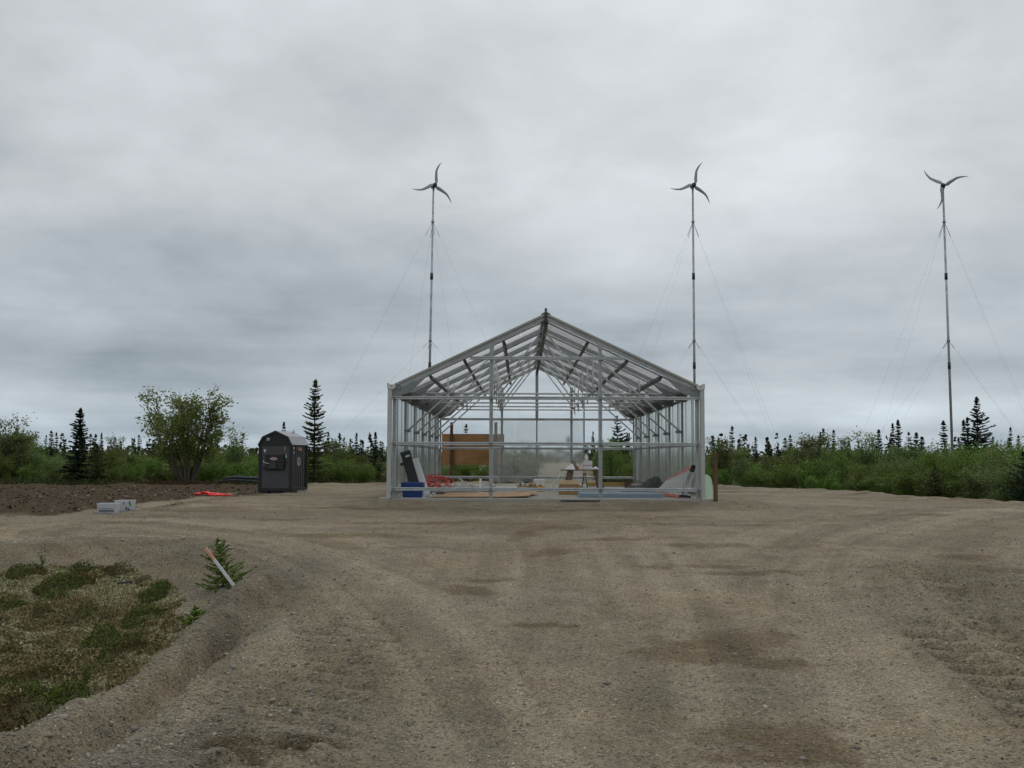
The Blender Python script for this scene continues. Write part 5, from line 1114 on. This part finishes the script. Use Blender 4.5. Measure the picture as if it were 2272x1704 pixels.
# plywood sign board behind the rear wall
y = 41.6; a = at(980, 1031, y); b = at(1119, 963, y); xm = (a.x + b.x) / 2
o = thing('sign_board', (xm, y, gz(xm, y)), 'blank plywood board on two brown posts behind the rear wall', 'sign board'); zb = o.location.z
MB().box(a.x - xm, b.x - xm, 0, .018, a.z - zb, b.z - zb).build('board', MAT['ply'], o, 0.003)
for px in (1002, 1100): x = at(px, 1000, y).x - xm; MB().box(x - .06, x + .06, -.11, -.002, -.3, at(px, 937, y).z - zb).build('post', MAT['post_wood'], o, 0.006)

# ------------------------------------------------------------------ outdoor boiler shed
def boiler():
    y = 32.4; p = at(609, 1088, y); z = gz(p.x, y + .6); W, D, HE, HP = 1.06, 1.45, 1.52, 1.92
    o = thing('wood_boiler', (p.x, y, z), 'black outdoor wood boiler shed with gambrel roof and firebox door', 'boiler', None, R(-8))
    z0 = 0.11
    MB().box(-W / 2 + .03, W / 2 - .03, .03, D - .03, z0 + .04, HE).build('body', MAT['boiler_body'], o)
    for x in (-W / 2 + .035, W / 2 - .035): MB().box(x - .045, x + .045, 0, .08, z0, HE).build('corner_trim', MAT['boiler_trim'], o, .006)
    MB().box(W / 2 - .075, W / 2 + .012, D - .08, D, z0, HE).build('corner_trim', MAT['boiler_trim'], o, .006)
    MB().box(W / 2 - .05, W / 2 + .008, .081, .13, z0, HE).build('corner_trim', MAT['boiler_trim'], o)
    MB().box(-W / 2, W / 2, -.005, D, z0 - .03, z0 + .06).build('base_frame', MAT['boiler_trim'], o, .006)
    for k in range(7):
        yy = .22 + k * .17; MB().box(W / 2 - .03, W / 2 - .018, yy, yy + .02, z0 + .06, HE).build('seam', MAT['boiler_trim'], o)
    prof = [(-W / 2 - .02, HE - .03), (-W / 2 + .12, HE + .22), (0, HP), (W / 2 - .12, HE + .22), (W / 2 + .02, HE - .03)]
    MB().prism([(x, zz - 0.012) for x, zz in prof], (0, .004, 0), (0, .045, 0), (1, 0, 0), (0, 0, 1)).build('gable', MAT['boiler_trim'], o)
    MB().prism([(x, zz - 0.012) for x, zz in prof], (0, D - .05, 0), (0, D - .01, 0), (1, 0, 0), (0, 0, 1)).build('gable', MAT['boiler_trim'], o)
    for (a, b) in zip(prof[:-1], prof[1:]):
        n = Vector((b[1] - a[1], 0, -(b[0] - a[0]))).normalized() * -0.014
        vs = [(q[0] + s_ * n.x, yv, q[1] + s_ * n.z) for s_ in (0, 1) for q, yv in ((a, -.03), (b, -.03), (b, D + .02), (a, D + .02))]
        MB().add(vs, [(3, 2, 1, 0), (4, 5, 6, 7), (0, 1, 5, 4), (1, 2, 6, 5), (2, 3, 7, 6), (3, 0, 4, 7)]).build('roof_sheet', MAT['boiler_roof'], o)
    MB().prism([(x, zz + .012) for x, zz in prof] + [(x, zz - .06) for x, zz in reversed(prof)], (0, -.042, 0), (0, -.031, 0), (1, 0, 0), (0, 0, 1)).build('fascia', MAT['boiler_trim'], o)
    d = MB().box(-.30, .30, -.055, .03, .72, 1.20).build('door', MAT['boiler_trim'], o, .015)
    n_ = 20; MB().prism([(.115 * math.cos(6.283 * i / n_), .048 * math.sin(6.283 * i / n_)) for i in range(n_)], (-.02, -.062, 1.065), (-.02, -.056, 1.065), (1, 0, 0), (0, 0, 1)).build('name_plate', MAT['silver'], d)
    MB().prism([(.09 * math.cos(6.283 * i / n_), .016 * math.sin(6.283 * i / n_)) for i in range(n_)], (-.02, -.066, 1.065), (-.02, -.063, 1.065), (1, 0, 0), (0, 0, 1)).build('plate_lettering', MAT['sticker_o'], d)
    MB().prism([(-.12, .0), (.12, .0), (.10, .16), (.05, .21), (-.05, .21), (-.10, .16)], (-.04, -.10, .76), (-.04, -.056, .76), (1, 0, 0), (0, 0, 1)).build('draft_box', MAT['dark_metal'], d, .01)
    MB().tube([(-.34, -.06, 1.02), (-.34, -.075, .95), (-.22, -.085, .93), (-.16, -.08, .915)], .011, 6).build('handle', MAT['alu'], d)
    for zz in (.86, .95): MB().tube([(.31, -.04, zz), (.31, -.04, zz + .07)], .03, 8).build('hinge', MAT['boiler_trim'], d)
    MB().box(-.40, -.33, -.03, .03, .765, .80).build('latch', MAT['boiler_trim'], d)
    for x, zz, w, h, m in ((-.345, 1.33, .07, .05, 'sticker_w'), (-.345, 1.285, .04, .05, 'sticker_w'), (.30, 1.38, .02, .12, 'silver'), (.345, 1.14, .035, .09, 'sticker_w'), (.345, 1.215, .03, .03, 'sticker_o')):
        MB().box(x - w / 2, x + w / 2, .024, .0285, zz - h / 2, zz + h / 2).build('sticker', MAT[m], o)
    MB().box(-.28, -.19, -.004, .003, HE + .10, HE + .2).build('sticker', MAT['silver'], o)
    xs = W / 2 - .0175
    for yy, zz, w, h, m in ((.20, 1.40, .17, .055, 'sticker_w'), (.20, 1.28, .17, .035, 'sticker_w'), (.15, 1.245, .04, .06, 'sticker_w'), (.27, 1.245, .04, .06, 'sticker_w'), (.20, 1.10, .16, .22, 'boiler_trim'), (.60, 1.385, .10, .09, 'sticker_o'), (.74, 1.365, .10, .12, 'sticker_o'), (.87, 1.37, .07, .1, 'sticker_w')):
        MB().box(xs, xs + .004, yy - w / 2, yy + w / 2, zz - h / 2, zz + h / 2).build('sticker', MAT[m], o)
    MB().prism([(.16 * math.cos(6.283 * i / n_), .14 * math.sin(6.283 * i / n_)) for i in range(n_)], (xs, .68, .98), (xs + .006, .68, .98), (0, 1, 0), (0, 0, 1)).build('name_plate', MAT['silver'], o)
    MB().prism([(.06 * math.cos(6.283 * i / n_), .05 * math.sin(6.283 * i / n_)) for i in range(n_)], (xs + .006, .68, 1.0), (xs + .009, .68, 1.0), (0, 1, 0), (0, 0, 1)).build('plate_lettering', MAT['dark_metal'], o)
    MB().tube([(0.10, D * .9, HP - .14), (0.10, D * .9, HP + .06)], .035, 8).build('flue', MAT['silver'], o)
    for x, yy, m in ((-.38, .15, 'boiler_trim'), (.36, .15, 'boiler_trim'), (.0, .15, 'boiler_trim')): MB().box(x - .16, x + .16, yy - .12, yy + .5, -.03, z0 - .032).build('skid', MAT[m], o)
    for yy in (.55, 1.12): MB().box(W / 2 - .16, W / 2 + .01, yy, yy + .24, -.05, z0 - .032).build('support_block', MAT['pallet_blue'], o, .01)
    MB().box(W / 2 - .16, W / 2 + .0, .83, 1.08, -.05, z0 - .032).build('support_block', MAT['concrete'], o, .01)
boiler()
# printed white cartons, orange hose, black pipes on the left
def white_cartons():
    for k, (px, py, w, h, rz, lab) in enumerate(((241, 1138, .38, .21, 4, 'white flared carton with two lines of dark blue print'), (266, 1135, .32, .25, -6, 'white carton with green leaf print standing half behind the blue-printed one'))):
        x, y = gpx(px, py); y += 0.28 * k; z = gz(x, y); o = thing('white_carton', (x, y, z - .02), lab, 'carton', None, R(rz))
        tapered(MB(), w * .84, .26, w, .34, 0, h, .01).build('body', MAT['tub_grey'], o, .004)
        if k == 0:
            for zz, hh in ((.165, .012), (.118, .03), (.065, .035)):
                n = 9; xx = -.14
                while xx < .12:
                    ww = random.uniform(.018, .045); MB().box(xx, xx + ww, -.152, -.128 - zz * .1, zz - hh / 2, zz + hh / 2).build('print', MAT['ink'], o); xx += ww + .008
        else:
            for xx, zz, m in ((.05, .20, 'ink_green'), (.17, .22, 'ink_green'), (.10, .09, 'ink'), (.16, .07, 'ink'), (.19, .17, 'ink_green')): MB().prism([(-.012, -.03), (.012, -.035), (.016, .02), (0, .035), (-.014, .015)], (xx, -.164, zz), (xx, -.135 - zz * .1, zz), (1, 0, 0), (0, 0, 1)).build('print', MAT[m], o)
white_cartons()
def orange_hose():
    x, y = gpx(473, 1101); z = gz(x, y); o = thing('orange_hose', (x, y, z), 'flat heap of bright orange-red hose on the gravel by the scraped soil', 'hose'); m = MB(); r_ = random.Random(2)
    w = 88 / FPX * y
    for k in range(9):
        pts = []; ph = r_.uniform(0, 6)
        for i in range(26):
            t_ = i / 25; xx = (t_ - .5) * w * r_.uniform(.96, 1.0); env = math.sin(math.pi * min(1, t_ * 1.05 + .02)) ; yy = .22 * math.sin(t_ * 9 + ph) * env; zz = .03 + .075 * env * abs(math.sin(t_ * 5.0 + ph * 1.7)) * (0.5 + .6 * t_)
            gzv = gz(x + xx, y + yy) - z; pts.append((xx, yy, max(zz, .0) + gzv))
        m.tube(pts, .019, 6)
    m.build('hose', MAT['orange'], o)
orange_hose()
for k, (pa, pb, dz, lab) in enumerate((((494, 1060), (600, 1055), .12, 'upper black plastic pipe lying by the thicket behind the boiler'), ((488, 1066), (600, 1066), .05, 'lower black plastic pipe lying by the thicket behind the boiler'))):
    y = 41.0; a = at(*pa, y); b = at(*pb, y); o = thing('black_pipe', (a.x, y, gz(a.x, y)), lab, 'pipe'); L_ = b.x - a.x; z0 = o.location.z
    MB().tube([(0, 0, a.z - z0 - .03), (L_ * .25, 0, a.z - z0 + .03), (L_ * .55, 0, a.z - z0), (L_, .1, b.z - z0 - .12)], .055, 8).build('pipe', MAT['dark_metal'], o)
# survey stake and small spruce
x, y = gpx(528, 1308); z = gz(x, y); y -= .1; z = gz(x, y); o = thing('survey_stake', (x, y, z), 'leaning white survey stake with faded orange tip', 'stake'); tp = at(455, 1216, y + .05) - Vector((x, y, z))
MB().bar(Vector((0, 0, -.02)) - tp * .06, tp * .70, .030, .018, (0, 1, 0)).build('shaft', MAT['stake'], o); MB().bar(tp * .70, tp, .0305, .0185, (0, 1, 0)).build('painted_tip', MAT['stake_tip'], o)
x, y = gpx(486, 1318); y += .52; x -= .10; z = gz(x, y); h = at(460, 1188, y).z - z
plant('small_spruce', spruce_meshes('small_spruce', 501, h, .30, MAT['needle_young'], 6500, .028, dens=17, droop=-.08, power=.7, low=.02, gap=0.05), (x, y, z - .02), 1.0, 'small bright green spruce sapling behind the leaning stake', 'spruce', None, rz=1.0).rotation_euler[1] = R(-9)
x, y = gpx(432, 1366); z = gz(x, y)
plant('spruce_sprout', spruce_meshes('spruce_sprout', 502, .22, .16, MAT['needle_young'], 900, .04, dens=8, droop=-.1, power=.6, low=.02), (x, y, z - .02), 1.0, 'tiny green spruce shoot on the berm crest below the sapling', 'spruce', None)
x, y = gpx(275, 1318, -.2); o = thing('dark_stick', (x, y, gz(x, y) + .05), 'short dark stick lying on the lichen in the hollow', 'stick', None, R(20)); MB().tube([(-.08, 0, 0), (0, .005, .012), (.09, 0, .02)], .013, 6).build('stick', MAT['dark_metal'], o)

# ------------------------------------------------------------------ guyed wind turbines
def blade_mesh():
    m = MB(); n = 26; sec = []
    for i in range(n + 1):
        t_ = i / n; r0 = .12 + 1.74 * t_
        off = float(np.interp(r0, [.1, .24, .6, 1.05, 1.2, 1.32, 1.5, 1.66, 1.78, 1.86], [.07, .08, .03, .0, .025, .06, .125, .20, .275, .345]))        # scimitar sweep of the tip
        ch = np.interp(t_, [0, .06, .14, .5, .8, 1], [.12, .23, .27, .185, .12, .04]); th = ch * .16 + .004; tw = R(16) * (1 - t_) ** 1.4 + R(3)
        pts = []
        for cx, cz in ((-.5, 0), (-.25, .5), (.1, .42), (.5, 0), (.1, -.3), (-.25, -.38)):
            a, b = cx * ch, cz * th; pts.append((off + a * math.cos(tw) - b * math.sin(tw), a * math.sin(tw) + b * math.cos(tw), r0 * (1 - .03 * t_)))
        sec.append(pts)
    vs = [p for s in sec for p in s]; fs = [(i * 6 + k, i * 6 + (k + 1) % 6, (i + 1) * 6 + (k + 1) % 6, (i + 1) * 6 + k) for i in range(n) for k in range(6)]
    m.add(vs, fs, True); m.add(sec[0], [(5, 4, 3, 2, 1, 0)]); return m
BL = blade_mesh().mesh('blade', MAT['blade'])
def turbine(px, pyh, pbase, rot, yaw, ang, lab):
    D = 79.0; hub = at(px, pyh, D); bx = at(pbase, 976, D).x; zg = gz(bx, D); Hh = hub.z - zg
    o = thing('wind_turbine', (bx, D, zg), lab, 'wind turbine', 'guyed wind turbines behind the greenhouse'); lean = Vector((hub.x - bx, 0, Hh)); U = lean / Hh
    def zat(py): return (at(px, py, D).z - zg)
    top = Hh - .18
    MB().tube([U * -.3, U * top], [.10, .075], 12).build('pole', MAT['pole'], o)
    for py in (613, 811): z_ = zat(py); MB().tube([U * (z_ - .25), U * (z_ + .25)], .115, 12).build('coupling', MAT['dark_metal'], o)
    for li, py in enumerate((492, 755)):
        z_ = zat(py); MB().tube([U * (z_ - .09), U * (z_ + .09)], .12, 10).build('guy_collar', MAT['zinc'], o)
        for q in range(4):
            a = R(ang + 90 * q); an = Vector((9.6 * math.cos(a), 9.6 * math.sin(a), 0)); an.z = gz(bx + an.x, D + an.y) - zg; s0 = U * z_
            MB().tube([s0, s0.lerp(an, .06)], .015, 5).build('turnbuckle', MAT['cable'], o)
            mid = s0.lerp(an, .5) - Vector((0, 0, .12)); MB().tube([s0.lerp(an, .07), mid, an], .0042, 4).build('guy_wire', MAT['cable'], o)
    # nacelle and rotor, axis towards the viewer
    e = bpy.data.objects.new('nacelle', None)
    f = Vector((math.sin(yaw), -math.cos(yaw), 0)); X_ = Vector((math.cos(yaw), math.sin(yaw), 0)); c = lean
    def along(m_, name, mat, par): return m_.build(name, MAT[mat], par)
    prof = [(-.42, .05), (-.38, .13), (-.15, .175), (.08, .17), (.16, .14)]
    body = MB().tube([c + f * a for a, r0 in prof], [r0 for a, r0 in prof], 14).build('nacelle', MAT['nacelle'], o)
    MB().tube([c - Vector((0, 0, .32)), c - Vector((0, 0, .02))], [.08, .10], 10).build('yaw_neck', MAT['zinc'], o)
    hb = c + f * .44
    MB().tube([c + f * .161, c + f * .34, c + f * .50, c + f * .56], [.17, .185, .15, .04], 14).build('hub', MAT['dark_metal'], o)
    for k in range(3):
        b = bpy.data.objects.new('blade', BL); link(b, o); th = R(rot + 120 * k)
        Zb = X_ * math.sin(th) + Vector((0, 0, 1)) * math.cos(th); Xb = X_ * math.cos(th) - Vector((0, 0, 1)) * math.sin(th); Yb = Zb.cross(Xb)
        M3 = Matrix((Xb, Yb, Zb)).transposed().to_4x4(); M3.translation = hb; b.matrix_local = M3
turbine(962, 413, 949, 5, R(20), 22, 'guyed wind turbine rising behind the greenhouse left roof slope')
turbine(1537, 413, 1542, 10, R(4), 33, 'guyed wind turbine rising over the greenhouse right eave')
turbine(2092, 414, 2113, 64, R(-20), 20, 'guyed wind turbine standing over the right-hand thicket away from the greenhouse')
